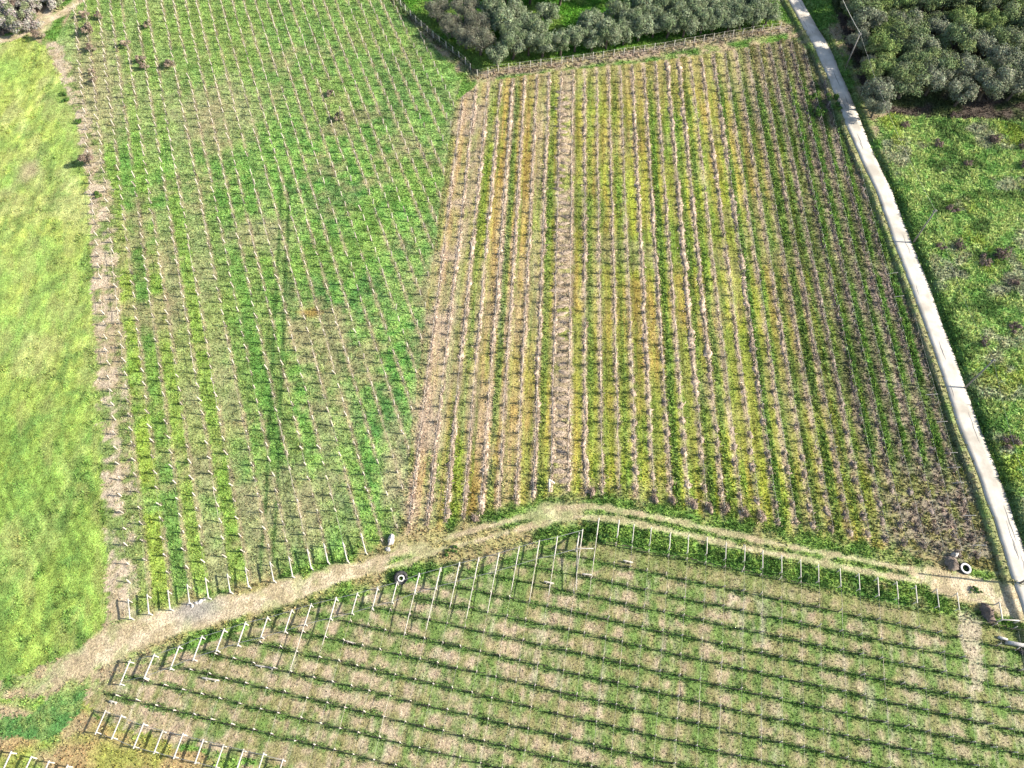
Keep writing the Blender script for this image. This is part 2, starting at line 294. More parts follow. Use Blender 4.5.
    # dry brush bank under the orchard fence
    d, s_, a_ = dist_line(FENCE_A_LINE, x, y); k = mix(MAUVE[None] * 1.15, TAN[None], ss(.4, .65, n3)); w = ss(2.6, 1.2, d + n2)
    col = mix(col, k, w * .85); hgt = np.where(w > .4, .35, hgt)
    d, s_, a_ = dist_line(FENCE_B_LINE, x, y); w = ss(2.0, .8, d + n2); col = mix(col, mix(DGREEN, MAUVE, .4)[None] * .8, w * .7); hgt = np.where(w > .4, .4, hgt)
    # ---- verge of the lane
    d, s_, a_ = dist_line(road_c, x, y); e = d - ROAD_HALF
    w = ss(1.3, .3, e + (n3 - .5) * 1.2) * (s_ < 0); col = mix(col, mix(TAN, LGREEN, .35)[None], w * .8)
    w = ss(.45, .0, np.abs(e - 1.2)) * (s_ < 0); col = mix(col, (DGREEN * .6 + MAUVE * .4)[None], w * .7)  # dark line beside the ditch: its shade put into the ground colour
    w = ss(1.9, .7, e + (n3 - .5)) * (s_ > 0); col = mix(col, mix(DGREEN * .9, GREEN, .5)[None], w * .75); hgt = np.where(w > .5, .28, hgt)
    gro = np.where((e < .05), 0, gro)
    d, s_, a_ = dist_line(TRACK, x, y); w = ss(3.6, 2.2, d + (n3 - .5) * 2) * ss(100, 180, xp)
    k = mix(mix((GREEN * .8)[None], LGREEN[None], ss(.4, .6, n3)), mix(OCHRE, TAN, .65)[None], ss(.50, .66, n2 * .7 + n3 * .3 + .10 * ss(420, 250, xp)) * .8); col = mix(col, k, w * .85); gro = np.where(w > .5, .9, gro); hgt = np.where(w > .5, np.minimum(hgt, .25), hgt)
    # ---- track and path: pale trodden earth, worn through to different depths
    w = track_mask(x, y, n2, n3)
    soil = mix(mix(C(.31, .24, .145), C(.42, .335, .225), ss(.35, .65, n3)), C(.24, .19, .115)[None], ss(.52, .70, n2 * .6 + n4 * .4) * .6); soil = mix(soil, (GREEN * .7 + TAN * .5)[None], ss(.55, .7, fbm(x, y, 1.8, 95)) * .45)
    q = V(195, 607); soil = mix(soil, C(.22, .20, .18)[None], ss(3.4, 1.0, np.hypot((x - q[0]) * .6, y - q[1]) + n2) * .8)
    col = mix(col, soil, w); gro = gro * (1 - .95 * ss(.3, .8, w)); hgt = np.where(w > .3, .1, hgt)
    return np.clip(col, .01, .7), gro, hgt
def track_mask(x, y, n2, n3):
    j = (n3 - .5) * 1.6 + (n2 - .5) * .8
    d, s_, a = dist_line(TRACK, x, y); px = V(400, 555)[0]
    wide = np.interp(x, [V(20, 700)[0], V(100, 650)[0], V(200, 614)[0], V(310, 585)[0], V(380, 562)[0], V(430, 548)[0], V(880, 567)[0], V(930, 578)[0], V(1000, 596)[0]], [1.2, 2.1, 1.65, 1.3, .95, -2., -2., 1.5, 2.1])
    w = ss(.35, -.35, d + j - wide) * np.interp(x, [V(20, 700)[0], V(70, 664)[0], V(110, 646)[0]], [0, .7, .95])
    wr = np.zeros_like(w)
    for pl, ww in ((RUT_A, .42), (RUT_B, .48)):
        dd = dist_line(pl, x, y)[0]; wr = np.maximum(wr, ss(.3, -.25, dd + j * .6 - ww + .12) * (.72 + .28 * ss(.4, .6, n2)))
    q = V(560, 513); wr = np.maximum(wr, ss(2.4, .8, np.hypot((x - q[0]) * .45, (y - q[1]) * 1.3) + j * 1.3) * .7)
    q = V(418, 549); wr = np.maximum(wr, ss(2.0, .7, np.hypot((x - q[0]) * .45, (y - q[1]) * 1.3) + j * 1.2) * .75)
    dd = dist_line(PATH, x, y)[0]; wr = np.maximum(wr, ss(.4, -.3, dd + j * .7 - .9))
    q = V(42, 22); wr = np.maximum(wr, ss(3.4, 1.8, np.hypot((x - q[0]) * 1.2, (y - q[1]) * .5) + j) * .8)
    return np.maximum(w, wr)
FENCE_A_LINE = W([(476, 76), (500, 71), (540, 66), (580, 61), (620, 55), (660, 49), (700, 42), (740, 35), (788, 26)])
FENCE_B_LINE = W([(388, -10), (404, 10), (420, 26), (436, 40), (452, 52), (464, 62), (474, 74)])

# ------------------------------------------------------------------ materials
def new_mat(name):
    m = bpy.data.materials.new(name); m.use_nodes = True; nt = m.node_tree
    b = nt.nodes['Principled BSDF']; return m, nt, b
def mat(name, color, rough=.9, vary=.25, scale=6.0, bump=0.0, attr=False, dirt=None, spec=.2):
    """procedural: a base colour (or the mesh's own colour attribute) broken up by two sizes of noise"""
    m, nt, b = new_mat(name); N, L = nt.nodes.new, nt.links.new
    tc = N('ShaderNodeTexCoord')
    n = N('ShaderNodeTexNoise'); n.inputs['Scale'].default_value = scale; n.inputs['Detail'].default_value = 6; n.inputs['Roughness'].default_value = .65
    L(tc.outputs['Object'], n.inputs['Vector'])
    r = N('ShaderNodeMapRange'); r.inputs[1].default_value = .3; r.inputs[2].default_value = .7; r.inputs[3].default_value = 1 - vary; r.inputs[4].default_value = 1 + vary
    L(n.outputs[0], r.inputs[0])
    mx = N('ShaderNodeMix'); mx.data_type = 'RGBA'; mx.blend_type = 'MULTIPLY'; mx.inputs[0].default_value = 1
    if attr:
        a = N('ShaderNodeAttribute'); a.attribute_name = 'col'; L(a.outputs['Color'], mx.inputs[6])
    else: mx.inputs[6].default_value = (*color, 1)
    L(r.outputs[0], mx.inputs[7]); out = mx.outputs[2]
    if dirt:
        n2 = N('ShaderNodeTexNoise'); n2.inputs['Scale'].default_value = scale * .35; n2.inputs['Detail'].default_value = 8
        L(tc.outputs['Object'], n2.inputs['Vector'])
        r2 = N('ShaderNodeMapRange'); r2.inputs[1].default_value = .48; r2.inputs[2].default_value = .66
        L(n2.outputs[0], r2.inputs[0])
        m2 = N('ShaderNodeMix'); m2.data_type = 'RGBA'; L(r2.outputs[0], m2.inputs[0]); L(out, m2.inputs[6]); m2.inputs[7].default_value = (*dirt, 1); out = m2.outputs[2]
    L(out, b.inputs['Base Color']); b.inputs['Roughness'].default_value = rough; b.inputs['Specular IOR Level'].default_value = spec
    if bump:
        bp = N('ShaderNodeBump'); bp.inputs['Strength'].default_value = bump; bp.inputs['Distance'].default_value = .05
        L(n.outputs[0], bp.inputs['Height']); L(bp.outputs[0], b.inputs['Normal'])
    return m
def ground_mat():
    m, nt, b = new_mat('ground_cover'); N, L = nt.nodes.new, nt.links.new
    tc = N('ShaderNodeTexCoord'); a = N('ShaderNodeAttribute'); a.attribute_name = 'col'
    def noise(s, d, r=.6):
        n = N('ShaderNodeTexNoise'); n.inputs['Scale'].default_value = s; n.inputs['Detail'].default_value = d; n.inputs['Roughness'].default_value = r
        L(tc.outputs['Object'], n.inputs['Vector']); return n
    n1, n2, n3 = noise(4.5, 4, .7), noise(1.7, 3), noise(9, 3, .7)
    def rng_(n, lo, hi, o0, o1):
        r = N('ShaderNodeMapRange'); r.inputs[1].default_value = lo; r.inputs[2].default_value = hi; r.inputs[3].default_value = o0; r.inputs[4].default_value = o1
        L(n.outputs[0], r.inputs[0]); return r
    r1, r2 = rng_(n1, .32, .68, .50, 1.50), rng_(n2, .3, .7, .85, 1.18)
    mu = N('ShaderNodeMath'); mu.operation = 'MULTIPLY'; L(r1.outputs[0], mu.inputs[0]); L(r2.outputs[0], mu.inputs[1])
    mx = N('ShaderNodeMix'); mx.data_type = 'RGBA'; mx.blend_type = 'MULTIPLY'; mx.inputs[0].default_value = 1
    L(a.outputs['Color'], mx.inputs[6]); L(mu.outputs[0], mx.inputs[7])
    hs = N('ShaderNodeHueSaturation'); r3 = rng_(n3, .3, .7, .47, .53); L(r3.outputs[0], hs.inputs['Hue']); L(mx.outputs[2], hs.inputs['Color'])
    L(hs.outputs[0], b.inputs['Base Color']); b.inputs['Roughness'].default_value = 1; b.inputs['Specular IOR Level'].default_value = .05
    bp = N('ShaderNodeBump'); bp.inputs['Strength'].default_value = .9; bp.inputs['Distance'].default_value = .16
    L(n1.outputs[0], bp.inputs['Height']); L(bp.outputs[0], b.inputs['Normal'])
    return m
def leaf_mat(name, trans=.25):
    m = bpy.data.materials.new(name); m.use_nodes = True; nt = m.node_tree; nt.nodes.clear(); N, L = nt.nodes.new, nt.links.new
    a = N('ShaderNodeAttribute'); a.attribute_name = 'col'
    tc = N('ShaderNodeTexCoord'); n = N('ShaderNodeTexNoise'); n.inputs['Scale'].default_value = 1.3; n.inputs['Detail'].default_value = 3; L(tc.outputs['Object'], n.inputs['Vector'])
    r = N('ShaderNodeMapRange'); r.inputs[1].default_value = .3; r.inputs[2].default_value = .7; r.inputs[3].default_value = .8; r.inputs[4].default_value = 1.2; L(n.outputs[0], r.inputs[0])
    mx = N('ShaderNodeMix'); mx.data_type = 'RGBA'; mx.blend_type = 'MULTIPLY'; mx.inputs[0].default_value = 1; L(a.outputs['Color'], mx.inputs[6]); L(r.outputs[0], mx.inputs[7])
    d = N('ShaderNodeBsdfDiffuse'); t = N('ShaderNodeBsdfTranslucent'); s = N('ShaderNodeMixShader'); s.inputs[0].default_value = trans
    L(mx.outputs[2], d.inputs[0]); L(mx.outputs[2], t.inputs[0]); L(d.outputs[0], s.inputs[1]); L(t.outputs[0], s.inputs[2])
    o = N('ShaderNodeOutputMaterial'); L(s.outputs[0], o.inputs[0]); return m
M = dict(
    ground=ground_mat(), grass=leaf_mat('grass_blades', .3), leaf=leaf_mat('tree_leaves', .12), twig=mat('dry_twigs', None, .95, .3, 5, attr=True),
    lane=mat('worn_concrete', (.46, .41, .335), .95, .16, .9, .2, dirt=(.33, .29, .23)),
    seam=mat('dark_joint', (.10, .10, .10), .9, .3, 6),
    white=mat('whitewashed_post', (.42, .38, .315), .85, .28, 3, dirt=(.29, .245, .19)),
    grey=mat('weathered_wood', (.40, .36, .31), .9, .25, 5, .3, dirt=(.28, .24, .19)),
    beige=mat('sun_bleached_post', (.45, .39, .31), .85, .25, 4, dirt=(.30, .25, .19)),
    wire=mat('dull_wire', (.46, .42, .36), .6, .15, 3), cane=mat('tied_cane', (.42, .35, .27), .9, .3, 3),
    bark=mat('bark', (.085, .068, .052), .95, .35, 9, .6), vine=mat('vine_bark', (.050, .040, .032), .95, .35, 8, .5),
    oldvine=mat('old_vine_bark', (.105, .088, .055), .95, .35, 8, .4),
    rubber=mat('worn_rubber', (.025, .025, .027), .75, .3, 8, .2, dirt=(.07, .065, .055)), paint=mat('old_white_paint', (.50, .48, .44), .7, .12, 5, dirt=(.5, .47, .42)),
    stone=mat('pale_stone', (.40, .37, .33), .9, .35, 4, .8, dirt=(.30, .27, .23)), soil=mat('dug_soil', (.15, .11, .08), 1, .35, 4, .7, dirt=(.24, .18, .12)),
    blackwire=mat('black_cable', (.16, .16, .16), .6, .1, 2), pole=mat('pole_wood', (.20, .18, .16), .9, .3, 4, .4))

# ------------------------------------------------------------------ mesh building
def make_mesh(name, v, polys, colors=None, smooth=False):
    """v (N,3); polys a list of integer arrays (K,n), one per corner count"""
    me = bpy.data.meshes.new(name)
    v = np.asarray(v, np.float32); polys = [np.asarray(p, np.int32) for p in polys if len(p)]
    nl = sum(p.size for p in polys); nf = sum(len(p) for p in polys)
    me.vertices.add(len(v)); me.vertices.foreach_set('co', v.ravel())
    me.loops.add(nl); me.loops.foreach_set('vertex_index', np.concatenate([p.ravel() for p in polys]))
    tot = np.concatenate([np.full(len(p), p.shape[1], np.int32) for p in polys]); st = np.concatenate([[0], np.cumsum(tot)[:-1]]).astype(np.int32)
    me.polygons.add(nf); me.polygons.foreach_set('loop_start', st)
    try: me.polygons.foreach_set('loop_total', tot)
    except Exception: pass
    if smooth: me.polygons.foreach_set('use_smooth', np.ones(nf, bool))
    if colors is not None:
        a = me.color_attributes.new('col', 'FLOAT_COLOR', 'POINT')
        c = np.ones((len(v), 4), np.float32); c[:, :3] = colors; a.data.foreach_set('color', c.ravel())
    me.update(calc_edges=True); return me
class MB:
    """collects simple shapes into ONE mesh"""
    def __init__(s): s.v, s.p, s.c, s.n = [], {}, [], 0
    def add(s, v, polys, col=None):
        v = np.asarray(v, float)
        for p in polys:
            p = np.asarray(p, int)
            if len(p): s.p.setdefault(p.shape[1], []).append(p + s.n)
        s.v.append(v); s.n += len(v); s.c.append(np.broadcast_to(np.array(col if col is not None else (.3, .3, .3), float), (len(v), 3)))
    def tube(s, pts, rad, sides=6, col=None, cap=True):
        pts = np.asarray(pts, float); n = len(pts); rad = np.broadcast_to(np.asarray(rad, float), (n,))
        tg = np.gradient(pts, axis=0); tg /= np.linalg.norm(tg, axis=1)[:, None] + 1e-9
        ref = np.array([0, 0, 1.]) if abs(tg[:, 2]).mean() < .85 else np.array([1., 0, 0])
        a = np.cross(tg, ref); a /= np.linalg.norm(a, axis=1)[:, None] + 1e-9; b = np.cross(tg, a)
        an = np.arange(sides) / sides * 2 * math.pi
        ring = pts[:, None] + rad[:, None, None] * (np.cos(an)[None, :, None] * a[:, None] + np.sin(an)[None, :, None] * b[:, None])
        i = np.arange(n - 1)[:, None] * sides + np.arange(sides)[None]; j = np.arange(n - 1)[:, None] * sides + (np.arange(sides)[None] + 1) % sides
        q = np.stack([i, j, j + sides, i + sides], -1).reshape(-1, 4); P = [q]
        if cap: P += [np.arange(sides)[None, ::-1], (np.arange(sides) + (n - 1) * sides)[None]]
        s.add(ring.reshape(-1, 3), P, col)
    def post(s, x, y, z, h, w, lean=(0, 0), col=None, chamfer=.25):
        """a squared, slightly tapered, chamfered post"""
        k = np.array([(1, .6), (.6, 1), (-.6, 1), (-1, .6), (-1, -.6), (-.6, -1), (.6, -1), (1, -.6)]) * w / 2
        rings = [(-.15, 1.06), (h - w * chamfer, .96), (h, .6)]
        v = np.concatenate([np.column_stack([x + k[:, 0] * f + lean[0] * hh, y + k[:, 1] * f + lean[1] * hh, np.full(8, z + hh)]) for hh, f in rings])
        q = [[r * 8 + i, r * 8 + (i + 1) % 8, r * 8 + 8 + (i + 1) % 8, r * 8 + 8 + i] for r in range(2) for i in range(8)]
        s.add(v, [q, [[16 + i for i in range(8)]]], col)
    def bar(s, a, b, w, h, col=None):
        """squared bar from a to b with bevelled ends"""
        a, b = np.asarray(a, float), np.asarray(b, float); d = b - a; L = np.linalg.norm(d); d /= L
        sd = np.cross(d, (0, 0, 1.)); sd /= np.linalg.norm(sd) + 1e-9; up = np.cross(sd, d)
        v, e = [], min(.03, L * .1)
        for t, f in ((0, .8), (e, 1), (L - e, 1), (L, .8)):
            for cx, cy in ((1, 1), (-1, 1), (-1, -1), (1, -1)): v.append(a + d * t + sd * cx * w / 2 * f + up * cy * h / 2 * f)
        q = [[r * 4 + i, r * 4 + (i + 1) % 4, r * 4 + 4 + (i + 1) % 4, r * 4 + 4 + i] for r in range(3) for i in range(4)] + [[3, 2, 1, 0], [12, 13, 14, 15]]
        s.add(v, [q], col)
    def slivers(s, c, length, width, dirs, col, flat=None):
        """many thin leaf- or stick-shaped quads: centres c (N,3), unit directions dirs (N,3)"""
        n = len(c); r = rng.normal(size=(n, 3)); sd = np.cross(dirs, r); sd /= np.linalg.norm(sd, axis=1)[:, None] + 1e-9
        L = np.broadcast_to(length, (n,))[:, None] / 2; w = np.broadcast_to(width, (n,))[:, None] / 2
        v = np.stack([c - dirs * L, c + sd * w - dirs * L * .1, c + dirs * L, c - sd * w - dirs * L * .1], 1).reshape(-1, 3)
        s.add(v, [np.arange(4 * n).reshape(n, 4)]); s.c[-1] = np.repeat(np.broadcast_to(col, (n, 3)), 4, 0)
    def leaves(s, c, length, width, out, col):
        """leaf-shaped quads whose faces look roughly along 'out'"""
        n = len(c); nn = out + rng.normal(0, .45, (n, 3)); nn[:, 2] += .25; nn /= np.linalg.norm(nn, axis=1)[:, None]
        a = np.cross(nn, rng.normal(size=(n, 3))); a /= np.linalg.norm(a, axis=1)[:, None] + 1e-9; sd = np.cross(nn, a)
        L = length[:, None] / 2; w = width[:, None] / 2
        s.add(np.stack([c - a * L, c + sd * w, c + a * L, c - sd * w], 1).reshape(-1, 3), [np.arange(4 * n).reshape(n, 4)]); s.c[-1] = np.repeat(col, 4, 0)
    def mesh(s, name, smooth=False, colors=False):
        return make_mesh(name, np.concatenate(s.v), [np.concatenate(p) for p in s.p.values()], np.concatenate(s.c) if colors else None, smooth)
def tag(o, label=None, cat=None, group=None, kind=None):
    if label: o['label'] = label
    if cat: o['category'] = cat
    if group: o['group'] = group
    if kind: o['kind'] = kind
    return o
def obj(name, me, material=None, parent=None, loc=None, rz=0):
    o = bpy.data.objects.new(name, me); COL.objects.link(o)
    if material is not None and not me.materials: me.materials.append(material)
    if parent is not None: o.parent = parent
    if loc is not None: o.location = loc
    if rz: o.rotation_euler = (0, 0, rz)
    return o
def empty(name, loc, rz=0):
    o = bpy.data.objects.new(name, None); COL.objects.link(o); o.empty_display_size = .2; o.location = loc; o.rotation_euler = (0, 0, rz); return o
_ON = 'first second third fourth fifth sixth seventh eighth ninth tenth eleventh twelfth thirteenth fourteenth fifteenth sixteenth seventeenth eighteenth nineteenth twentieth'.split()
_TENS = {2: 'twenty', 3: 'thirty', 4: 'forty', 5: 'fifty'}
def ordinal(i):
    if i <= 20: return _ON[i - 1]
    if i % 10 == 0: return _TENS[i // 10][:-1] + 'ieth'
    return _TENS[i // 10] + '-' + _ON[i % 10 - 1]

# ------------------------------------------------------------------ the ground, one sheet to the horizon, cut where its cover changes
def axis(lo, hi, steps, far):
    a = list(steps); s = a[-1] - a[-2]
    while a[-1] < far: s *= 1.35; a.append(a[-1] + s)
    s = a[1] - a[0]
    while a[0] > -far: s *= 1.35; a.insert(0, a[0] - s)
    return np.array(a)
ax = axis(0, 0, np.arange(-122, 122.01, .30), 1500)
ys = [0.0]
while ys[-1] < 172: ys.append(ys[-1] + .22 + .0016 * ys[-1])
ay = axis(0, 0, ys, 1500)
GX, GY = np.meshgrid(ax, ay); gx, gy = GX.ravel(), GY.ravel()
GZ = gz(gx, gy)
rd = dist_line(road_c, gx, gy)[0]
GZ = np.where(rd < ROAD_HALF + .25, GZ - .03, GZ)
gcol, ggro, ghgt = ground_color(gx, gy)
nx, ny = len(ax), len(ay)
ii = (np.arange(ny - 1)[:, None] * nx + np.arange(nx - 1)[None]).ravel()
quads = np.stack([ii, ii + 1, ii + nx + 1, ii + nx], 1)
cx, cy = gx[quads].mean(1), gy[quads].mean(1)
n2c, n3c = fbm(cx, cy, 4.5, 4), fbm(cx, cy, 1.3, 5)
is_track = track_mask(cx, cy, n2c, n3c) > .45
jxc, jyc = cx + (fbm(cx, cy, 1.6, 1) - .5) * 1.6, cy + (fbm(cx, cy, 1.6, 2) - .5) * 1.6
is_lm, is_rm = pip(P_MEADOW, jxc, jyc) & ~is_track, pip(P_RMEADOW, jxc, jyc) & ~is_track
is_v = (pip(P_LEFT, cx, cy) | pip(P_MID, cx, cy) | pip(P_LOW, cx, cy)) & ~is_track & ~is_rm
gv = np.stack([gx, gy, GZ], 1)
def sub_sheet(name, msk):
    q = quads[msk]; used, inv = np.unique(q, return_inverse=True)
    return tag(obj(name, make_mesh(name, gv[used], [inv.reshape(q.shape)], gcol[used], True), M['ground']), kind='structure')
sub_sheet('dirt_track', is_track); sub_sheet('hay_meadow', is_lm); sub_sheet('rough_meadow', is_rm); sub_sheet('vineyard_ground', is_v)
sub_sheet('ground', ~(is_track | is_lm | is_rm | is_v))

# the lane: a concrete slab with worn edges
def lane():
    L = np.concatenate([[0], np.cumsum(np.hypot(*np.diff(road_c, axis=0).T))]); s = np.arange(0, L[-1], .6)
    x, y = np.interp(s, L, road_c[:, 0]), np.interp(s, L, road_c[:, 1])
    tx, ty = np.gradient(x), np.gradient(y); l = np.hypot(tx, ty); nxn, nyn = ty / l, -tx / l
    kx = np.ones(9) / 9; nxn = np.convolve(np.pad(nxn, 4, 'edge'), kx, 'valid'); nyn = np.convolve(np.pad(nyn, 4, 'edge'), kx, 'valid')
    eL = ROAD_HALF + (fbm(s, s * 0, 5, 201) - .5) * .5; eR = ROAD_HALF + (fbm(s, s * 0 + 9, 5, 202) - .5) * .5
    rows = []
    for f, dz in ((-1.02, -.12), (-1, .045), (-.5, .06), (0, .07), (.5, .06), (1, .045), (1.02, -.12)):
        e = eL if f < 0 else eR
        rows.append(np.stack([x + nxn * f * e, y + nyn * f * e, S * y + dz], 1))
    v = np.stack(rows, 1); n, k = v.shape[:2]
    i = (np.arange(n - 1)[:, None] * k + np.arange(k - 1)[None]).ravel()
    tag(obj('lane', make_mesh('lane', v.reshape(-1, 3), [np.stack([i, i + 1, i + k + 1, i + k], 1)], smooth=True), M['lane']), kind='structure')
    # cracks and patched joints, thin sheets just above the slab
    b = MB()
    for k_ in range(26):
        c = rng.uniform(5, L[-1] - 5); ln = rng.uniform(.8, 5); off = rng.normal(0, .45); w = rng.uniform(.03, .07)
        ss_ = np.linspace(c, c + ln, 9); xx, yy = np.interp(ss_, s, x), np.interp(ss_, s, y); a_, b_ = np.interp(ss_, s, nxn), np.interp(ss_, s, nyn)
        o = off + (fbm(ss_, ss_ * 0 + k_, .9, 203) - .5) * .3; z = S * yy + .07 - np.abs(o) * .012 + .008
        ww = w * np.sin(np.linspace(.15, math.pi - .15, 9))
        v = np.concatenate([np.stack([xx + a_ * (o - ww), yy + b_ * (o - ww), z], 1), np.stack([xx + a_ * (o + ww), yy + b_ * (o + ww), z], 1)])
        b.add(v, [[[i, i + 9, i + 10, i + 1] for i in range(8)]])
    tag(obj('road_cracks', b.mesh('road_cracks'), M['seam']), kind='structure')
lane()

# ------------------------------------------------------------------ grass and weeds (nobody could count them)
def grass():
    n = 1300000
    x = rng.uniform(-120, 120, n); y = rng.uniform(2, 165, n)
    px, py = project(x, y); ok = (px > -60) & (px < 1084) & (py > -40) & (py < 830)
    x, y = x[ok], y[ok]
    c, g, h = ground_color(x, y)
    keep = rng.random(len(x)) < g * (.40 + .60 * np.clip((c[:, 1] / c[:, 0] - .85) / .6, 0, 1))
    x, y, c, h = x[keep], y[keep], c[keep], h[keep]
    n = len(x); z = gz(x, y)
    h = h * rng.uniform(.5, 1.5, n); w = .06 + h * rng.uniform(.35, .75, n)
    k = 2; V_ = []; Cc = []
    for _ in range(k):
        a = rng.uniform(0, 2 * math.pi, n); b = a + rng.normal(math.pi / 2, .5, n)
        out = h * rng.uniform(.1, 1.1, n)
        ox, oy = rng.normal(0, .07, n), rng.normal(0, .07, n)
        p0 = np.stack([x + ox - np.cos(a) * w / 2, y + oy - np.sin(a) * w / 2, z - .02], 1); p1 = np.stack([x + ox + np.cos(a) * w / 2, y + oy + np.sin(a) * w / 2, z - .02], 1)
        p2 = np.stack([x + ox + np.cos(b) * out, y + oy + np.sin(b) * out, z + h * .9], 1)
        V_.append(np.stack([p0, p1, p2], 1)); f = np.minimum(rng.lognormal(0, .38, n), 1.55)[:, None] * 1.12; hue = np.clip(rng.normal(0, .09, n), -.2, .14)[:, None]
        cc = np.clip(c * f * np.concatenate([1 + hue, 1 - hue * .3, 1 + hue * .2], 1), .008, .6); Cc.append(np.repeat(cc[:, None], 3, 1))
    v = np.concatenate(V_).reshape(-1, 3); cc = np.concatenate(Cc).reshape(-1, 3)
    tag(obj('grass', make_mesh('grass', v, [np.arange(len(v)).reshape(-1, 3)], cc), M['grass']), 'green and dry yellow grass and weeds growing over the vineyards and meadows', 'grass', kind='stuff')
    print('grass tufts', n)
grass()

# ------------------------------------------------------------------ vineyard posts
def inside(poly, p): return bool(pip(poly, np.array([p[0]]), np.array([p[1]]))[0])
posts = []                                                # (x, y, field, column, place in the column)
TL = T(DL, l_end); stepL = 2.42
rowsL = []
for i, u in enumerate(uL):
    cl = ray_clip(P_LEFT, DL, u)
    if cl is None: continue
    t0 = TL[i] if i < len(TL) else cl[0] + .6
    rowsL.append((i, u, t0, cl[1] - .5))
    k = 0; t = t0
    while t < cl[1] - .5:
        p = perp(DL) * u + DL * t
        if not (i < len(TL) and k < 2) and rng.random() > .07: posts.append((p[0] + rng.normal(0, .05), p[1] + rng.normal(0, .06), 'left', i, k))
        k += 1; t += stepL
rowsM = []
tM0 = T(DM, V(575, 498)); stepM = 2.42
for i in range(-12, 33):
    u = u0M + i * sM; cl = ray_clip(P_MID, DM, u)
    if cl is None or cl[1] - cl[0] < 8: continue
    t0 = cl[0] + 1.2 + .5 * rnd(i + 50, 3); rowsM.append((i, u, t0, cl[1] - 1.0)); k = 0; t = t0
    while t < cl[1] - 1:
        p = perp(DM) * u + DM * t
        if rng.random() > .08: posts.append((p[0] + rng.normal(0, .08), p[1] + rng.normal(0, .1), 'middle', i, k))
        k += 1; t += stepM
# lower vineyard: columns meet cross lines
colsW = list(uW) + [uW[-1] + 2.27 * (k + 1) for k in range(12)]
lattice = []
A2 = np.stack([perp(DW), perp(DC)])
for i, u in enumerate(colsW):
    for j, c in enumerate(cW):
        p = np.linalg.solve(A2, [u, c])
        if not inside(P_LOW, p) or inside(P_GAP, p): continue
        if i < len(w_top) and T(DW, w_top[i]) - T(DW, p) < 2.6: continue
        q = project(p[0], p[1])
        if q[1] > 700 + .235 * (q[0] - 92) - 2 and q[0] < 330: continue
        lattice.append((i, j, p))
        posts.append((p[0], p[1], 'lower', i, j))
def vis(p): q = project(p[0], p[1]); return -15 < q[0] < 1039 and -10 < q[1] < 785
posts = [p for p in posts if vis(p)]
posts.sort(key=lambda p: depth(p[0], p[1]))
POST_H = dict(left=1.22, middle=.95, lower=1.2); POST_W = dict(left=.135, middle=.09, lower=.105)
post_me = {}
for f in POST_H:
    b = MB(); b.post(0, 0, 0, POST_H[f], POST_W[f]); post_me[f] = b.mesh('vineyard_post')
    post_me[f].materials.append(dict(left=M['beige'], middle=M['grey'], lower=M['beige'])[f])
POST_LB = dict(left='short whitish post carrying the wire in a row of the upper left vineyard', middle='short greyish post in a row of the striped middle vineyard', lower='short white post on a grassy cross line of the lower vineyard')
POST_GR = dict(left='posts of the upper left vineyard', middle='posts of the middle vineyard', lower='posts of the lower vineyard')
big, rest = posts[:290], posts[290:]
for x, y, f, i, k in big:
    o = obj('vineyard_post', post_me[f], None, None, (x, y, gz1(x, y)), rng.uniform(0, 6)); o.rotation_euler[0] = rng.normal(0, .05); o.rotation_euler[1] = rng.normal(0, .05)
    tag(o, POST_LB[f], 'vineyard post', POST_GR[f])
rx = np.array([p[0] for p in rest]); ry = np.array([p[1] for p in rest]); rz_ = gz(rx, ry)
b = MB()
for (x, y, f, i, k), z in zip(rest, rz_):
    b.post(x, y, z, POST_H[f] * rng.uniform(.85, 1.1), POST_W[f], (rng.normal(0, .07), rng.normal(0, .07)))
tag(obj('farther_vineyard_posts', b.mesh('farther_vineyard_posts'), M['beige']), 'small pale posts farther up the slope in all the vineyard rows', 'vineyard posts', kind='stuff')
print('posts', len(posts))

# ------------------------------------------------------------------ grapevines: bare, dark, one at each post of the lower and middle vineyards
def vine_mesh(seed, low):
    r = np.random.default_rng(seed); b = MB(); hh = .55 if low else .5
    b.tube([(0, 0, -.1), (.04, .02, hh * .5), (0, 0, hh)], [.07, .06, .075], 6)
    arms = (-1, 1) if low else ()  # arms added along the cross line to draw its continuous dark shadow line
    for s in arms:
        n = 7; xs = np.linspace(0, 1.12 * s, n); b.tube(np.stack([xs, np.cumsum(r.normal(0, .02, n)), hh + np.abs(xs) * .05 + r.normal(0, .02, n)], 1), np.linspace(.042, .026, n), 5)
    n = 26 if low else 46
    if low: c = np.stack([r.uniform(-1.1, 1.1, n), r.normal(0, .07, n), hh + r.uniform(-.25, .22, n)], 1)
    else: c = np.stack([r.normal(0, .16, n), r.normal(0, .24, n), r.uniform(.05, hh + .25, n)], 1)
    d = r.normal(size=(n, 3)); d[:, 2] *= .8; d /= np.linalg.norm(d, axis=1)[:, None]
    b.slivers(c, r.uniform(.2, .45, n), r.uniform(.02, .04, n) if low else r.uniform(.04, .09, n), d, (.1, .1, .1))
    return b.mesh('grapevine')
def shadow_vine(seed):  # added beside the thin left posts so their shadows fall wider and darker
    r = np.random.default_rng(seed); b = MB(); b.tube([(.1, 0, -.1), (.07, .03, .35), (.03, 0, .75)], [.055, .05, .05], 6)
    n = 24; c = np.stack([r.normal(.0, .05, n), r.normal(0, .13, n), r.uniform(.35, 1.15, n)], 1); d = r.normal(size=(n, 3)) * (.35, .5, 1); d /= np.linalg.norm(d, axis=1)[:, None]
    b.slivers(c, r.uniform(.25, .55, n), r.uniform(.03, .06, n), d, (.1, .1, .1)); return b.mesh('grapevine')
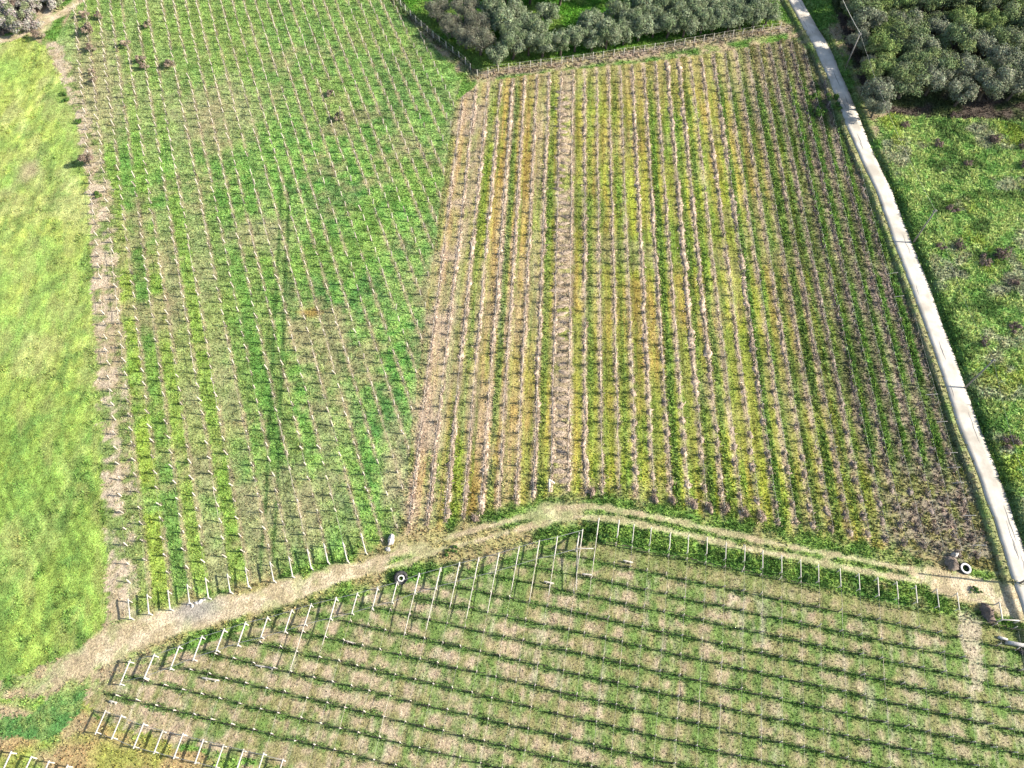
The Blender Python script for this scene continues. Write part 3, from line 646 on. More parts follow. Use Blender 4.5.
vine_me = {}
for f in ('lower', 'middle', 'left'):
    vine_me[f] = [vine_mesh(40 + s, f == 'lower') if f != 'left' else shadow_vine(60 + s) for s in range(4)]
    for m_ in vine_me[f]: m_.materials.append(M['vine'] if f != 'left' else M['oldvine'])
angC = math.atan2(DC[1], DC[0]); angM = math.atan2(DM[1], DM[0])
vines = [(p[0] + rng.normal(0, .12), p[1] + rng.normal(0, .05), p[2]) for p in posts if p[2] == 'lower' or rng.random() < .85]
for x, y, f in vines[:290]:
    o = obj('grapevine', vine_me[f][rng.integers(4)], None, None, (x, y, gz1(x, y)), (angC if f == 'lower' else angM - math.pi / 2) + rng.normal(0, .04))
    tag(o, 'bare dark grapevine with two arms added to darken a cross line of the lower vineyard' if f == 'lower' else f'bare grapevine tied up beside its post in a row of the {"middle" if f == "middle" else "upper left, added to widen post shadows in the"} vineyard', 'grapevine', f'vines of the {f} vineyard')
b = MB()
for x, y, f in vines[290:]:
    me = vine_me[f][rng.integers(4)]; nv = len(me.vertices)
    if 'np' not in me: 
        pass
    co = np.empty(nv * 3, np.float32); me.vertices.foreach_get('co', co); co = co.reshape(-1, 3).astype(float) * rng.uniform(.8, 1.2)
    a = (angC if f == 'lower' else angM - math.pi / 2); ca, sa = math.cos(a), math.sin(a)
    v = np.stack([x + ca * co[:, 0] - sa * co[:, 1], y + sa * co[:, 0] + ca * co[:, 1], gz1(x, y) + co[:, 2]], 1)
    key = id(me)
    if key not in globals().setdefault('_POLY', {}):
        d = {}
        for p in me.polygons: d.setdefault(len(p.vertices), []).append(list(p.vertices))
        _POLY[key] = [np.array(q) for q in d.values()]
    b.add(v, _POLY[key])
tag(obj('farther_grapevines', b.mesh('farther_grapevines'), M['oldvine']), 'small bare grapevines farther up the slope, those at upper left added to widen post shadows', 'grapevines', kind='stuff')
print('vines', len(vines))

# ------------------------------------------------------------------ wires on the rows, with old canes still tied to them
def row_wire(d, u, t0, t1, h, label, group, r=.010, canes=.5, cane_r=.035, seed=0, white=None):
    t = np.arange(t0, t1, .8); p = perp(d)[None] * u + d[None] * t[:, None]
    p = p + perp(d)[None] * ((fbm(t, t * 0 + seed, 6, 301) - .5) * .12)[:, None]
    z = gz(p[:, 0], p[:, 1]) * .0 + S * p[:, 1] + relief(p[:, 0], p[:, 1]) * .6 + h
    pts = np.column_stack([p, z]); b = MB(); b.tube(pts, r, 4)
    root = empty('trellis_wire', (float(p[0, 0]), float(p[0, 1]), float(z[0])))
    off = np.array([p[0, 0], p[0, 1], z[0]])
    me = b.mesh('wire'); co = np.empty(len(me.vertices) * 3, np.float32); me.vertices.foreach_get('co', co); me.vertices.foreach_set('co', (co.reshape(-1, 3) - off).astype(np.float32).ravel())
    obj('wire', me, M['wire'], root)
    if canes > 0 and len(t) > 6:
        b = MB(); act = fbm(t, t * 0 + 7 * seed, 7, 302); m = 0
        for k in range(len(t) - 2):
            if act[k] > 1 - canes and rng.random() < .75:
                q = pts[k:k + 3] - off + rng.normal(0, .045, (3, 3)); b.tube(q, [cane_r * .7, cane_r * rng.uniform(.8, 1.5), cane_r * .6], 4); m += 1
        if m: obj('tied_canes', b.mesh('tied_canes'), M['cane'], root)  # separate dry canes tied to the wire, gathered in one mesh
    if white:
        b = MB()
        a_, e_ = T(d, white[0]), T(d, white[1])
        tt = np.linspace(e_, a_, 6); pp = perp(d)[None] * u + d[None] * tt[:, None]; zz = S * pp[:, 1] + h + .03
        b.tube(np.column_stack([pp, zz]) - off, .045, 5); obj('white_tube', b.mesh('white_tube'), M['white'], root)
    tag(root, label, 'trellis wire', group)
for n_, (i, u, t0, t1) in enumerate(rowsL):
    row_wire(DL, u, t0 + .1, t1, .8, f'wire with pale canes on the {ordinal(n_ + 1)} row from the left in the upper left vineyard', 'row wires of the upper left vineyard', r=.004, canes=.34, cane_r=.020, seed=n_ + 1)
for n_, (i, u, t0, t1) in enumerate(rowsM):
    row_wire(DM, u, t0, t1, .8, f'thin wire on the {ordinal(n_ + 1)} row from the left in the striped middle vineyard', 'row wires of the middle vineyard', canes=.12, seed=60 + n_)
for i, u in enumerate(colsW[:-2]):
    if i < len(w_top): t1 = T(DW, w_top[i]) - .1
    else: t1 = T(DW, np.linalg.solve(A2, [u, cW[0]]))
    cl = ray_clip(P_LOW, DW, u)
    if cl is None: continue
    wh = None
    t0 = max(cl[0], 1.0)
    if 7 < i < 23 and i not in (10, 11, 12): 
        a_ = perp(DW) * u + DW * (t1 - 2.2); e_ = perp(DW) * u + DW * (t1 - 2.2 - (5.2 if i % 3 else 3.2)); wh = (a_, e_)
    if t1 - t0 < 4: t0 = t1 - 4
    row_wire(DW, u, t0, t1, 1.12, f'pale wire on the {ordinal(i + 1)} column from the left in the lower vineyard', 'column wires of the lower vineyard', r=.006, canes=.25, cane_r=.014, seed=130 + i, white=wh)

# ------------------------------------------------------------------ braced frames at the ends of the rows
def frame(outer, d, length, h, label, group, h2=None, w=.13, lean=.0):
    ox, oy = outer; ix, iy = ox + d[0] * length, oy + d[1] * length
    w = w * rng.uniform(.78, .98); h = h * rng.uniform(.92, 1.06); h2 = (h2 or h) * rng.uniform(.93, 1.05)
    z0, z1 = gz1(ox, oy), gz1(ix, iy); root = empty('end_frame', (ox, oy, z0))
    b = MB(); b.post(0, 0, 0, h, w, (rng.normal(0, .05), rng.normal(0, .05))); obj('post', b.mesh('post'), M['white'], root)
    b = MB(); b.post(ix - ox, iy - oy, z1 - z0, h2 or h, w); obj('post', b.mesh('post'), M['white'], root)
    b = MB(); e = np.array([d[0], d[1], 0]) * .18
    b.bar(np.array([0, 0, h - .06]) - e, np.array([ix - ox, iy - oy, z1 - z0 + (h2 or h) - .06]) + e, w * 1.02, w * .9); obj('rail', b.mesh('rail'), M['white'], root)
    tag(root, label, 'trellis end frame', group); return root
for i, p in enumerate(l_end):
    frame(p, DL, 2.3 + rng.normal(0, .08), 1.25, f'white braced frame ending the {ordinal(i + 1)} row from the left of the upper left vineyard', 'end frames of the upper left vineyard', w=.15)
for i, p in enumerate(w_top):
    L_ = 2.4 if i < 22 else 1.9
    frame(p, -DW, L_ + rng.normal(0, .1), 1.25 if i < 22 else 1.2, f'white braced frame, {ordinal(i + 1)} from the left along the lower vineyard\'s track side', 'end frames along the track', w=.15 if i < 24 else .105)
W_BOT = [(101, 734), (117, 739), (138.5, 748), (158, 753), (178, 758), (199, 763), (219, 768), (239, 773), (259, 778), (279, 783)]
for i, q in enumerate(W_BOT):
    frame(V(*q), DW, 2.2 + rng.normal(0, .08), 1.25, f'white braced frame, {ordinal(i + 1)} from the left on the lower vineyard\'s bottom left edge', 'end frames on the bottom left edge', w=.15)
for i, q in enumerate([(16, 753.5), (36, 758.5), (54, 763), (72, 767)]):
    frame(V(*q), -DW, 2.4, 1.25, f'white braced frame, {ordinal(i + 1)} from the left in the bottom left corner', 'end frames in the bottom left corner', w=.15)
def perimeter_wire(pts, h, label):
    p = np.asarray(pts); z = gz(p[:, 0], p[:, 1]) + h; b = MB(); b.tube(np.column_stack([p, z]), .028, 5); tag(obj('perimeter_wire', b.mesh('perimeter_wire'), M['blackwire']), label, 'trellis wire')
perimeter_wire(w_top[:22], 1.22, 'dark wire tying together the frame tops along the track'); perimeter_wire(w_top[:22] - DW * 2.35, 1.22, 'dark wire along the inner posts of the frames by the track')
perimeter_wire(W(W_BOT), 1.22, 'dark wire along the outer frame tops on the bottom left edge'); perimeter_wire(W(W_BOT) + DW * 2.2, 1.22, 'dark wire along the inner frame tops on the bottom left edge')

# leaning posts by the lane
for i, q in enumerate([(888, 272), (894, 295), (927, 393), (936, 420.5), (946, 451.5), (949, 466), (952, 481.5), (964, 514), (974, 544)]):
    x, y = V(*q); b = MB(); b.post(0, 0, 0, .62, .10, (2.3, -.35)); 
    tag(obj('leaning_post', b.mesh('leaning_post'), M['white'], None, (x, y, gz1(x, y))), f'thin white post leaning towards the lane, {ordinal(i + 1)} from the far end of its line', 'leaning post', 'leaning posts beside the lane')

# ------------------------------------------------------------------ rows of raked prunings in the middle vineyard
def windrow(i, n_, u, t0, t1):
    B = float(ss(10, 19, np.array([i * 1.0]))[0]); r = np.random.default_rng(500 + i)
    t = np.arange(t0, t1, .32); act = fbm(t, t * 0 + 3 * i, 7, 401) + (.1 if i < 12 else -.02) + .12 * (t < t0 + 14) * 0
    stg = {0: .9, 1: .4, 2: .6, 3: .3, 4: 1, 5: .9, 6: .6, 7: 1.15, 8: 1.1, 9: .45, 10: .9, 11: 1.1, 12: .5}.get(i, .55 + .45 * float(rnd(np.array([i + 60]), 407)[0]))
    w = stg * (.36 - .04 * B) * ss(.30, .58, act) * (0.45 + .95 * vn(t, t * 0 + i, 1.2, 402)) * (.7 + .6 * r.random(len(t))); ft = ss(24, 12, t - t0) * (i > 2); w = w * (1 - ft) + ft * .42 * ss(.0, .5, np.cos((t - t0 - .6) * 2 * math.pi / 2.42) + .15 * (vn(t, t * 0 + i, 2.4, 408) - .3) * 4) * ss(.2, .5, vn(t, t * 0 + i, 2.4, 409)); w = np.maximum(w, .01)
    off = (fbm(t, t * 0 + i, 3, 403) - .5) * .6 + (vn(t, t * 0 + i, .8, 404) - .5) * .3 + .10
    prof = np.array([(-1, 0), (-.6, .5), (0, .8), (.6, .5), (1, 0)])
    p = perp(DM)[None] * (u + off)[:, None] + DM[None] * t[:, None]; z = S * p[:, 1] + relief(p[:, 0], p[:, 1])
    v = []
    for a, hgt in prof:
        q = p + perp(DM)[None] * (a * w * (.7 + .6 * r.random(len(t))))[:, None]; v.append(np.column_stack([q, z + hgt * w * (.25 + .7 * r.random(len(t))) - .03]))
    v = np.stack(v, 1); n = len(t); k_ = (np.arange(n - 1)[:, None] * 5 + np.arange(4)[None]).ravel()
    lo = np.array((.40, .30, .21)) * (1 - B) + np.array((.19, .15, .12)) * B
    b = MB(); cc = lo[None] * np.repeat(.5 + .8 * vn(t, t * 0 + i, .9, 405), 5)[:, None] * r.uniform(.4, 1.35, (n * 5, 1)); b.add(v.reshape(-1, 3), [np.stack([k_, k_ + 1, k_ + 6, k_ + 5], 1)]); b.c[-1] = cc
    ns = int((t1 - t0) * 17); kk = r.integers(0, n, ns); ok = r.random(ns) < ss(.02, .25, w[kk]); kk = kk[ok]; ns = len(kk)
    c = np.column_stack([p[kk] + r.normal(0, 1, (ns, 2)) * (w[kk][:, None] * .55 + .08), z[kk] + w[kk] * .5 * r.random(ns) + .08])
    d = np.column_stack([r.normal(0, 1, (ns, 2)), r.normal(0, .25, ns)]); d /= np.linalg.norm(d, axis=1)[:, None]
    b.slivers(c, r.uniform(.25, .7, ns), r.uniform(.04, .11, ns), d, lo[None] * r.uniform(.2, 1.6, (ns, 1)))
    tag(obj('pruning_windrow', b.mesh('pruning_windrow', colors=True), M['twig']), f'{"pale" if B < .5 else "brown"} ridge of raked vine prunings, {ordinal(n_ + 1)} from the left in the middle vineyard', 'windrow', 'ridges of prunings in the middle vineyard')
for n_, (i, u, t0, t1) in enumerate(rowsM): windrow(i, n_, u, t0 - .6, t1)
# the broad band of piled canes left of centre: separate heaps
def heap_mesh(seed, col, R_=.8, hh=.35, n=110, mats='twig', stick=(.3, .9)):
    r = np.random.default_rng(seed); b = MB(); na, nr = 14, 5; v = [(0, 0, hh)]
    for k in range(1, nr + 1):
        for a in range(na):
            an = a / na * 2 * math.pi; q = k / nr; rr = R_ * q * (1 + r.normal(0, .10)); v.append((math.cos(an) * rr, math.sin(an) * rr, hh * (1 - q ** 1.7) * (1 + r.normal(0, .22)) - .06 * q))
    t3 = [[0, 1 + a, 1 + (a + 1) % na] for a in range(na)]
    q4 = [[1 + (k - 1) * na + a, 1 + k * na + a, 1 + k * na + (a + 1) % na, 1 + (k - 1) * na + (a + 1) % na] for k in range(1, nr) for a in range(na)]
    b.add(v, [t3, q4]); b.c[-1] = np.array(col)[None] * r.uniform(.6, 1.2, (len(v), 1))
    c = np.column_stack([r.normal(0, R_ * .45, (n, 2)), r.uniform(.05, hh * 1.1, n)]); d = r.normal(size=(n, 3)); d[:, 2] *= .35; d /= np.linalg.norm(d, axis=1)[:, None]
    b.slivers(c, r.uniform(*stick, n), r.uniform(.03, .08, n), d, np.array(col)[None] * r.uniform(.3, 1.5, (n, 1)))
    return b.mesh('cane_heap', colors=True)
heaps = [heap_mesh(700 + s, (.36, .28, .20)) for s in range(4)]
for m_ in heaps: m_.materials.append(M['twig'])
hp = [(562.5 + rng.normal(0, 2.5), y) for y in np.cumsum([92] + [4.6 + .0095 * (92 + 8.2 * k) for k in range(52)]) if y < 484]
for i, q in enumerate(hp):
    x, y = V(*q); o = obj('cane_heap', heaps[i % 4], None, None, (x, y, gz1(x, y) - .02), rng.uniform(-.3, .3)); o.scale = (rng.uniform(1.0, 1.6), rng.uniform(.4, .75), rng.uniform(.6, 1.1))
    tag(o, f'tangled heap of pale vine canes, {ordinal(i + 1)} from the top of the broad band', 'cane heap', 'heaps in the broad band of canes')
brown_heaps = [heap_mesh(720 + s, (.27, .20, .145), .7, .4, 150) for s in range(3)]
for m_ in brown_heaps: m_.materials.append(M['twig'])
for i, q in enumerate([(655, 499), (673, 500), (694, 504), (710, 508), (727, 508), (745, 512), (762, 515), (592, 492), (475, 518)]):
    x, y = V(*q); o = obj('cane_heap', brown_heaps[i % 3], None, None, (x, y, gz1(x, y)), rng.normal(0, .25)); o.scale = (rng.uniform(.55, .8), rng.uniform(.9, 1.3), rng.uniform(.8, 1.3))
    tag(o, f'upright bundle of brown canes, {ordinal(i + 1)} of those at the row ends above the track', 'cane heap', 'bundles at the lower row ends')

# ------------------------------------------------------------------ trees
def crown_mesh(seed, rad, hgt, lobes, n, cols, leaf=(.22, .42), base=.25, jag=.22):
    """leaf-sized faces spread through the lobes of a crown, denser towards each lobe's skin"""
    r = np.random.default_rng(seed); b = MB(); C_, D_, K_, G_ = [], [], [], []
    for l in range(lobes):
        an = r.uniform(0, 2 * math.pi); q = math.sqrt(r.random()) * rad * .78
        lr = rad * r.uniform(.26, .46); c0 = np.array([math.cos(an) * q, math.sin(an) * q, hgt * (base + (1 - base) * r.uniform(.35, .92)) - lr * .35 * (q / rad)])
        m = int(n / lobes * r.uniform(.7, 1.3)); d = r.normal(size=(m, 3)); d[:, 2] = np.abs(d[:, 2]) * .9 - .25; d /= np.linalg.norm(d, axis=1)[:, None]
        rr = lr * (1 - np.abs(r.normal(0, jag, m))) * (1 + .28 * np.sin(5 * d[:, 0] + l) * np.sin(6 * d[:, 1] + 2 * l))
        C_.append(c0 + d * rr[:, None] * np.array([1, 1, r.uniform(.8, 1.25)])); D_.append(d)
        base_c = cols[r.integers(len(cols))] * r.uniform(.75, 1.25); K_.append(base_c[None] * r.lognormal(0, .20, (m, 1)) * (1 + r.normal(0, .06, (m, 3))))
    c, d, k = np.concatenate(C_), np.concatenate(D_), np.clip(np.concatenate(K_), .01, .5); n = len(c)
    b.leaves(c, r.uniform(*leaf, n), r.uniform(leaf[0] * .55, leaf[1] * .6, n), d, k)
    return b.mesh('crown', colors=True)
def trunk_mesh(seed, hgt, rad):
    r = np.random.default_rng(seed); b = MB(); t = np.linspace(-.2, hgt * .5, 6); ben = np.cumsum(r.normal(0, .06, (6, 2)), 0)
    b.tube(np.column_stack([ben, t]), np.linspace(.22, .13, 6) * rad / 2, 8); top = np.array([*ben[-1], t[-1]])
    for k in range(5):
        an = k * 1.26 + r.uniform(-.3, .3); e = np.array([math.cos(an) * rad * .55, math.sin(an) * rad * .55, hgt * r.uniform(.65, .85)]); s = np.array([*ben[3 + k % 3], t[3 + k % 3]])
        mid = (s + e) / 2 + r.normal(0, .1, 3); b.tube([s, mid, e], np.array([.10, .07, .03]) * rad / 2, 6)
    return b.mesh('trunk', True)
BR = np.array((1.36, 1.44, 1.22))
OLIVE_C = [C(.125, .140, .092), C(.105, .122, .075), C(.145, .155, .110), C(.095, .115, .066), C(.135, .148, .102)]
WOOD_C = [C(.105, .125, .060), C(.085, .105, .055), C(.120, .126, .084), C(.125, .140, .066), C(.095, .102, .070), C(.105, .130, .075)]
GREENER_C = [C(.120, .148, .056), C(.100, .132, .050), C(.140, .160, .070)]
GREY_C = [C(.130, .132, .104), C(.145, .142, .110), C(.11, .115, .085)]
def kind(nm, cols, k, rad, hgt, lobes, n, **kw):
    out = []
    for s in range(k):
        seed = hash_(nm) + s; c_, t_ = crown_mesh(seed, rad, hgt, lobes, n, cols, **kw), trunk_mesh(seed, hgt, rad); c_.materials.append(M['leaf']); t_.materials.append(M['bark']); out.append((c_, t_))
    return out
def hash_(s): return sum(ord(c) * (i + 3) for i, c in enumerate(s))
OLIVE_C, WOOD_C, GREENER_C, GREY_C = [[c * BR for c in L_] for L_ in (OLIVE_C, WOOD_C, GREENER_C, GREY_C)]
K_OL = kind('olive', OLIVE_C, 5, 2.0, 3.9, 30, 8500, leaf=(.11, .26)); K_WD = kind('wood', WOOD_C, 4, 2.3, 4.2, 32, 9500, leaf=(.11, .27)); K_GN = kind('green', GREENER_C, 3, 2.2, 4.0, 26, 8500, leaf=(.11, .27)); K_GY = kind('grey', GREY_C, 3, 2.1, 3.8, 26, 8000, leaf=(.11, .27))
K_BIG = kind('bigolive', [C(.15, .145, .10), C(.125, .13, .085), C(.16, .155, .115)], 2, 3.0, 4.8, 34, 13000, leaf=(.11, .26))
def tree(name, meshes, x, y, sc, label, cat, group):
    root = empty(name, (x, y, gz1(x, y) - .05), rng.uniform(0, 6.28)); root.scale = (sc * rng.uniform(.93, 1.07), sc * rng.uniform(.93, 1.07), sc * rng.uniform(.9, 1.1))
    obj('crown', meshes[0], None, root); obj('trunk', meshes[1], None, root); tag(root, label, cat, group)
def at_h(px, py, h): return V(px, py, h)                  # the point on the slope under a crown centre seen there
def crown_at(px, py, h):
    p = V(px, py, h); return p
FRONT = [(497, 55), (513, 48), (528, 44), (543, 46), (561, 44), (576, 40), (592, 40), (608, 37), (624, 33), (640, 30), (654, 26), (669, 27), (686, 26), (702, 22), (715, 20), (730, 21), (743, 17), (756, 16), (769, 13)]
for i, (px, py) in enumerate(FRONT):
    x, y = crown_at(px, py, 2.4); tree('olive_tree', K_OL[i % 5], x, y, rng.uniform(1.12, 1.32), f'grey-green olive tree, {ordinal(i + 1)} from the left in the orchard row behind the fence', 'olive tree', 'front row of the olive orchard')
BACK = [(492, 14), (503, 24), (516, 14), (510, 34), (530, 24), (547, 16), (560, -6), (590, 22), (617, 14), (640, 10), (662, 8), (686, 9), (700, 6), (722, 5), (745, 2), (768, -4), (618, -8), (645, -12), (672, -14), (700, -14), (730, -14), (530, -8), (505, -8), (480, -12), (521, 30), (538, 34), (604, 26), (632, 22), (650, 18), (676, 17), (694, 15), (712, 12), (735, 10), (756, 6), (655, 0), (675, -2), (715, -4), (738, -6)]
for i, (px, py) in enumerate(sorted(BACK)):
    x, y = crown_at(px, py, 2.4); tree('olive_tree', K_OL[(i + 2) % 5], x, y, rng.uniform(1.1, 1.4), f'olive tree farther back in the orchard, {ordinal(i + 1)} from the left behind the front row', 'olive tree', 'olive trees behind the front row')
for i, (px, py) in enumerate([(437, 8), (452, 24), (466, 36), (465, 10), (478, 24), (480, 42)]):
    x, y = crown_at(px, py, 2.6); tree('olive_tree', K_BIG[i % 2], x, y, rng.uniform(.85, 1.0), f'broad pale olive tree, {ordinal(i + 1)} from the left in the clump at the orchard\'s left corner', 'olive tree', 'clump at the orchard corner')
# the wood beside the lane, planted in loose rows
W_ROWS = [
    [(873, 98), (906, 88), (927, 87), (960, 94), (986, 90), (1012, 88), (1040, 92)],
    [(868, 74), (889, 70), (914, 68), (938, 72), (966, 70), (993, 68), (1020, 66), (1045, 70)],
    [(880, 52), (902, 48), (926, 50), (951, 46), (978, 50), (1004, 46), (1030, 46)],
    [(862, 30), (884, 30), (908, 28), (935, 30), (960, 26), (987, 28), (1013, 24), (1038, 26)],
    [(856, 14), (876, 10), (895, 9), (920, 11), (946, 7), (972, 9), (998, 5), (1024, 7)],
    [(850, -8), (868, -10), (889, -10), (915, -9), (942, -12), (968, -10), (995, -12), (1020, -12)]]
WK = [K_WD, K_GN, K_GY, K_WD, K_GN, K_WD, K_GY]; WN = {0: 'olive-green', 1: 'fresh green', 2: 'greyish', 3: 'olive-green', 4: 'fresh green', 5: 'olive-green', 6: 'greyish'}
for r_, row in enumerate(W_ROWS):
    for i, (px, py) in enumerate(row):
        k = int(rng.integers(7)) if not (r_ == 0 and i in (0, 4, 5)) else 2
        x, y = crown_at(px + rng.normal(0, 2.5), py + rng.normal(0, 2), 2.6); ms = WK[k]
        tree('dense_tree', ms[int(rng.integers(len(ms)))], x, y, rng.uniform(1.2, 1.5), f'{WN[k]} tree, {ordinal(i + 1)} from the lane in the {ordinal(r_ + 1)} wood row from the meadow', 'tree', 'dense wood beside the lane')
FILL = [(850 + 26 * k + 13 * (j % 2) + j * 4, 4 + 22 * j) for j in range(4) for k in range(8)]
for i, (px, py) in enumerate(FILL):
    x, y = crown_at(px + rng.normal(0, 3), py + rng.normal(0, 3), 2.4); k = int(rng.integers(7)); ms = WK[k]
    tree('dense_tree', ms[int(rng.integers(len(ms)))], x, y, rng.uniform(.9, 1.15) * (.6 if i in (0, 8) else 1), f'smaller {WN[k]} tree, {ordinal(i % 8 + 1)} from the lane in the {ordinal(4 - i // 8)} gap between wood rows', 'tree', 'dense wood beside the lane')
for i, (px, py) in enumerate([(874, 112), (868, 66), (866, 48), (846, 2)]):
    x, y = crown_at(px, py, 1.8); tree('dense_tree', K_GY[i % 3], x, y, (1.1, .8, .6, .5)[i], ['grey tree at the wood\'s lower corner hanging over the lane', 'small grey tree close to the lane beside the utility pole', 'low grey tree in deep shade by the lane', 'small tree at the top of the lane'][i], 'tree', 'dense wood beside the lane')

# ------------------------------------------------------------------ shrubs and bushes
def bush_mesh(seed, rad, hgt, cols, n=420, leaf=(.12, .3)):
    m_ = crown_mesh(seed, rad, hgt, 7, n, cols, leaf=leaf, base=.0, jag=.3); m_.name = 'bush'; m_.materials.append(M['leaf']); return m_
K_DRY = [bush_mesh(900 + s, 1.0, 1.5, [C(.22, .17, .12), C(.17, .13, .095), C(.25, .21, .14)], 1000) for s in range(3)]
K_MAUVE = [bush_mesh(920 + s, 1.2, .8, [C(.16, .115, .095), C(.13, .10, .08)], 520) for s in range(2)]
K_GRN = [bush_mesh(940 + s, 1.0, .9, [C(.06, .12, .03), C(.09, .15, .035)], 900) for s in range(3)]
K_SCR = [bush_mesh(960 + s, 1.8, 2.0, [C(.30, .27, .225), C(.24, .215, .18), C(.17, .19, .10)], 2200, leaf=(.12, .4)) for s in range(4)]
def bush(me, px, py, sc, label, cat, group, name='bush'):
    x, y = V(px, py); o = obj(name, me, None, None, (x, y, gz1(x, y) - .05), rng.uniform(0, 6.28)); o.scale = (sc, sc * rng.uniform(.8, 1.2), sc * rng.uniform(.85, 1.15)); tag(o, label, cat, group)
DB = [(87, 18, .8), (100, 19, .7), (90, 33, 1.1), (92, 51, .75), (128, 46, .75), (142, 62, .7), (145, 69, .7), (170, 67, .9), (94, 75, .65), (95, 82, .65), (148, 28, .7), (339, 121, .8), (330, 95, .6), (40, 39, .9)]
for i, (px, py, s_) in enumerate(sorted(DB)):
    bush(K_DRY[i % 3], px, py, s_ * 1.35, f'small dry bush casting a dark shadow, {ordinal(i + 1)} from the left in the upper left vineyard', 'bush', 'dry bushes at the top of the left vineyard')
for i, (px, py, s_) in enumerate([(64, 94, .7), (66, 101, .7), (91, 164, 1.5), (97, 196, .8), (79, 122, .7)]):
    bush(K_GRN[i % 3] if i != 2 else K_DRY[0], px, py, s_, f'low dark bush, {ordinal(i + 1)} from the top along the bare strip by the hay meadow', 'bush', 'bushes along the bare strip')
for i, (px, py, s_) in enumerate(sorted([(938, 145, 1.0), (905, 127, .9), (953, 118, .9), (994, 142, 1.2), (1022, 148, 1.1), (1022, 168, 1.0), (1000, 258, 1.4), (984, 262, 1.2), (1012, 284, .9), (952, 212, .9), (958, 248, 1.0), (1006, 445, 1.3), (1012, 330, 1.0), (982, 345, .9), (968, 165, .8), (940, 250, .8)], key=lambda q: q[1])):
    bush(K_MAUVE[i % 2], px, py, s_, f'brown dried shrub in the rough green meadow, {ordinal(i + 1)} from the wood downwards', 'shrub', 'dried shrubs in the right meadow', 'dry_shrub')
k = 0
for ry_, row in ((30, [0, 9, 18, 26]), (20, [2, 13, 24, 34]), (8, [-4, 8, 20, 33, 46, 56]), (-4, [0, 14, 28, 42, 54, 68]), (-16, [4, 20, 36, 52, 66])):
    for px in row:
        bush(K_SCR[k % 4], px + rng.normal(0, 2), ry_ + rng.normal(0, 2), rng.uniform(1.0, 1.4), f'grey leafless scrub bush, {ordinal(k + 1)} counted rightwards then upwards in the top left thicket', 'bush', 'scrub thicket in the top left corner', 'scrub_bush'); k += 1
for i, (px, py, s_) in enumerate([(592, 533, .9), (586, 541, .7), (603, 538, .7), (448, 553, .55), (455, 549, .5), (745, 560, .6), (722, 553, .6), (706, 545, .5), (806, 577, .6), (882, 590, .6), (975, 589, .45), (980, 590, .4)]):
    bush(K_GRN[i % 3], px, py, s_, f'low green weed clump at the track\'s edge, {ordinal(i + 1)} of the twelve', 'weed clump', 'weed clumps along the track', 'weed_clump')
for i, (px, py, s_) in enumerate([(838, 98, 1.2), (826, 112, 1.3), (842, 108, 1.0), (818, 96, .9)]):
    bush(K_GRN[i % 3], px - 6, py, s_, f'dark green bush beside the lane in the wood\'s shadow, {ordinal(i + 1)} of four', 'bush', 'bushes opposite the wood')

# ------------------------------------------------------------------ fences
def fence(line, step, h, label, nm):
    L = np.concatenate([[0], np.cumsum(np.hypot(*np.diff(line, axis=0).T))]); s = np.arange(.3, L[-1], step); x, y = np.interp(s, L, line[:, 0]), np.interp(s, L, line[:, 1]); z = gz(x, y)
    root = empty(nm, (x[0], y[0], z[0])); b = MB(); b.post(0, 0, 0, h, .13); me = b.mesh('post'); me.materials.append(M['white'])
    for a, c, d in zip(x, y, z):
        o = obj('post', me, None, root, (a - x[0], c - y[0], d - z[0])); o.rotation_euler = (rng.normal(0, .04), rng.normal(0, .04), 0)
    b = MB()
    for hh in (.35, .75, h - .1): b.tube(np.column_stack([x - x[0], y - y[0], z - z[0] + hh]), .012, 4)
    obj('wire', b.mesh('wire'), M['wire'], root); tag(root, label, 'fence')
fence(FENCE_A_LINE, 2.1, 1.5, 'wire fence on white posts along the orchard and the middle vineyard', 'wire_fence')
fence(FENCE_B_LINE, 2.1, 1.5, 'short wire fence on white posts slanting down the orchard\'s left side', 'wire_fence')

# ------------------------------------------------------------------ utility poles and their cable
POLES = [(806, -34), (846, 66), (913, 243), (965, 388), (1020, 583)]; tops = []
for i, q in enumerate(POLES):
    x, y = V(*q); z = gz1(x, y); hp_ = 7.4 if i != 1 else 6.4; root = empty('utility_pole', (x, y, z))
    b = MB(); b.tube([(0, 0, -.3), (0, 0, hp_ * .5), (0, 0, hp_)], [.13, .115, .085], 9); obj('pole', b.mesh('pole', True), M['pole'], root)
    b = MB(); b.bar((-.35, 0, hp_ - .35), (.35, 0, hp_ - .35), .07, .07); obj('crossarm', b.mesh('crossarm'), M['pole'], root)
    for sx in (-.28, .28):
        b = MB(); b.tube([(sx, 0, hp_ - .31), (sx, 0, hp_ - .25), (sx, 0, hp_ - .18), (sx, 0, hp_ - .14)], [.03, .055, .045, .02], 8); obj('insulator', b.mesh('insulator', True), M['paint'], root)
    if i == 1:
        b = MB(); b.tube([(0, 0, hp_ * .92), (-1.1, -2.4, .1)], .035, 6); obj('stay', b.mesh('stay'), M['pole'], root)
    tag(root, ['wooden utility pole at the far top of the lane', 'wooden utility pole with a slanting stay in the wood\'s shade', 'slim utility pole on the verge beside the green meadow\'s upper part', 'slim utility pole on the lane\'s right verge halfway down', 'slim utility pole at the lane\'s right edge near the track\'s end'][i], 'utility pole', 'poles along the lane'); tops.append(np.array([x, y, z + hp_ - .15]))
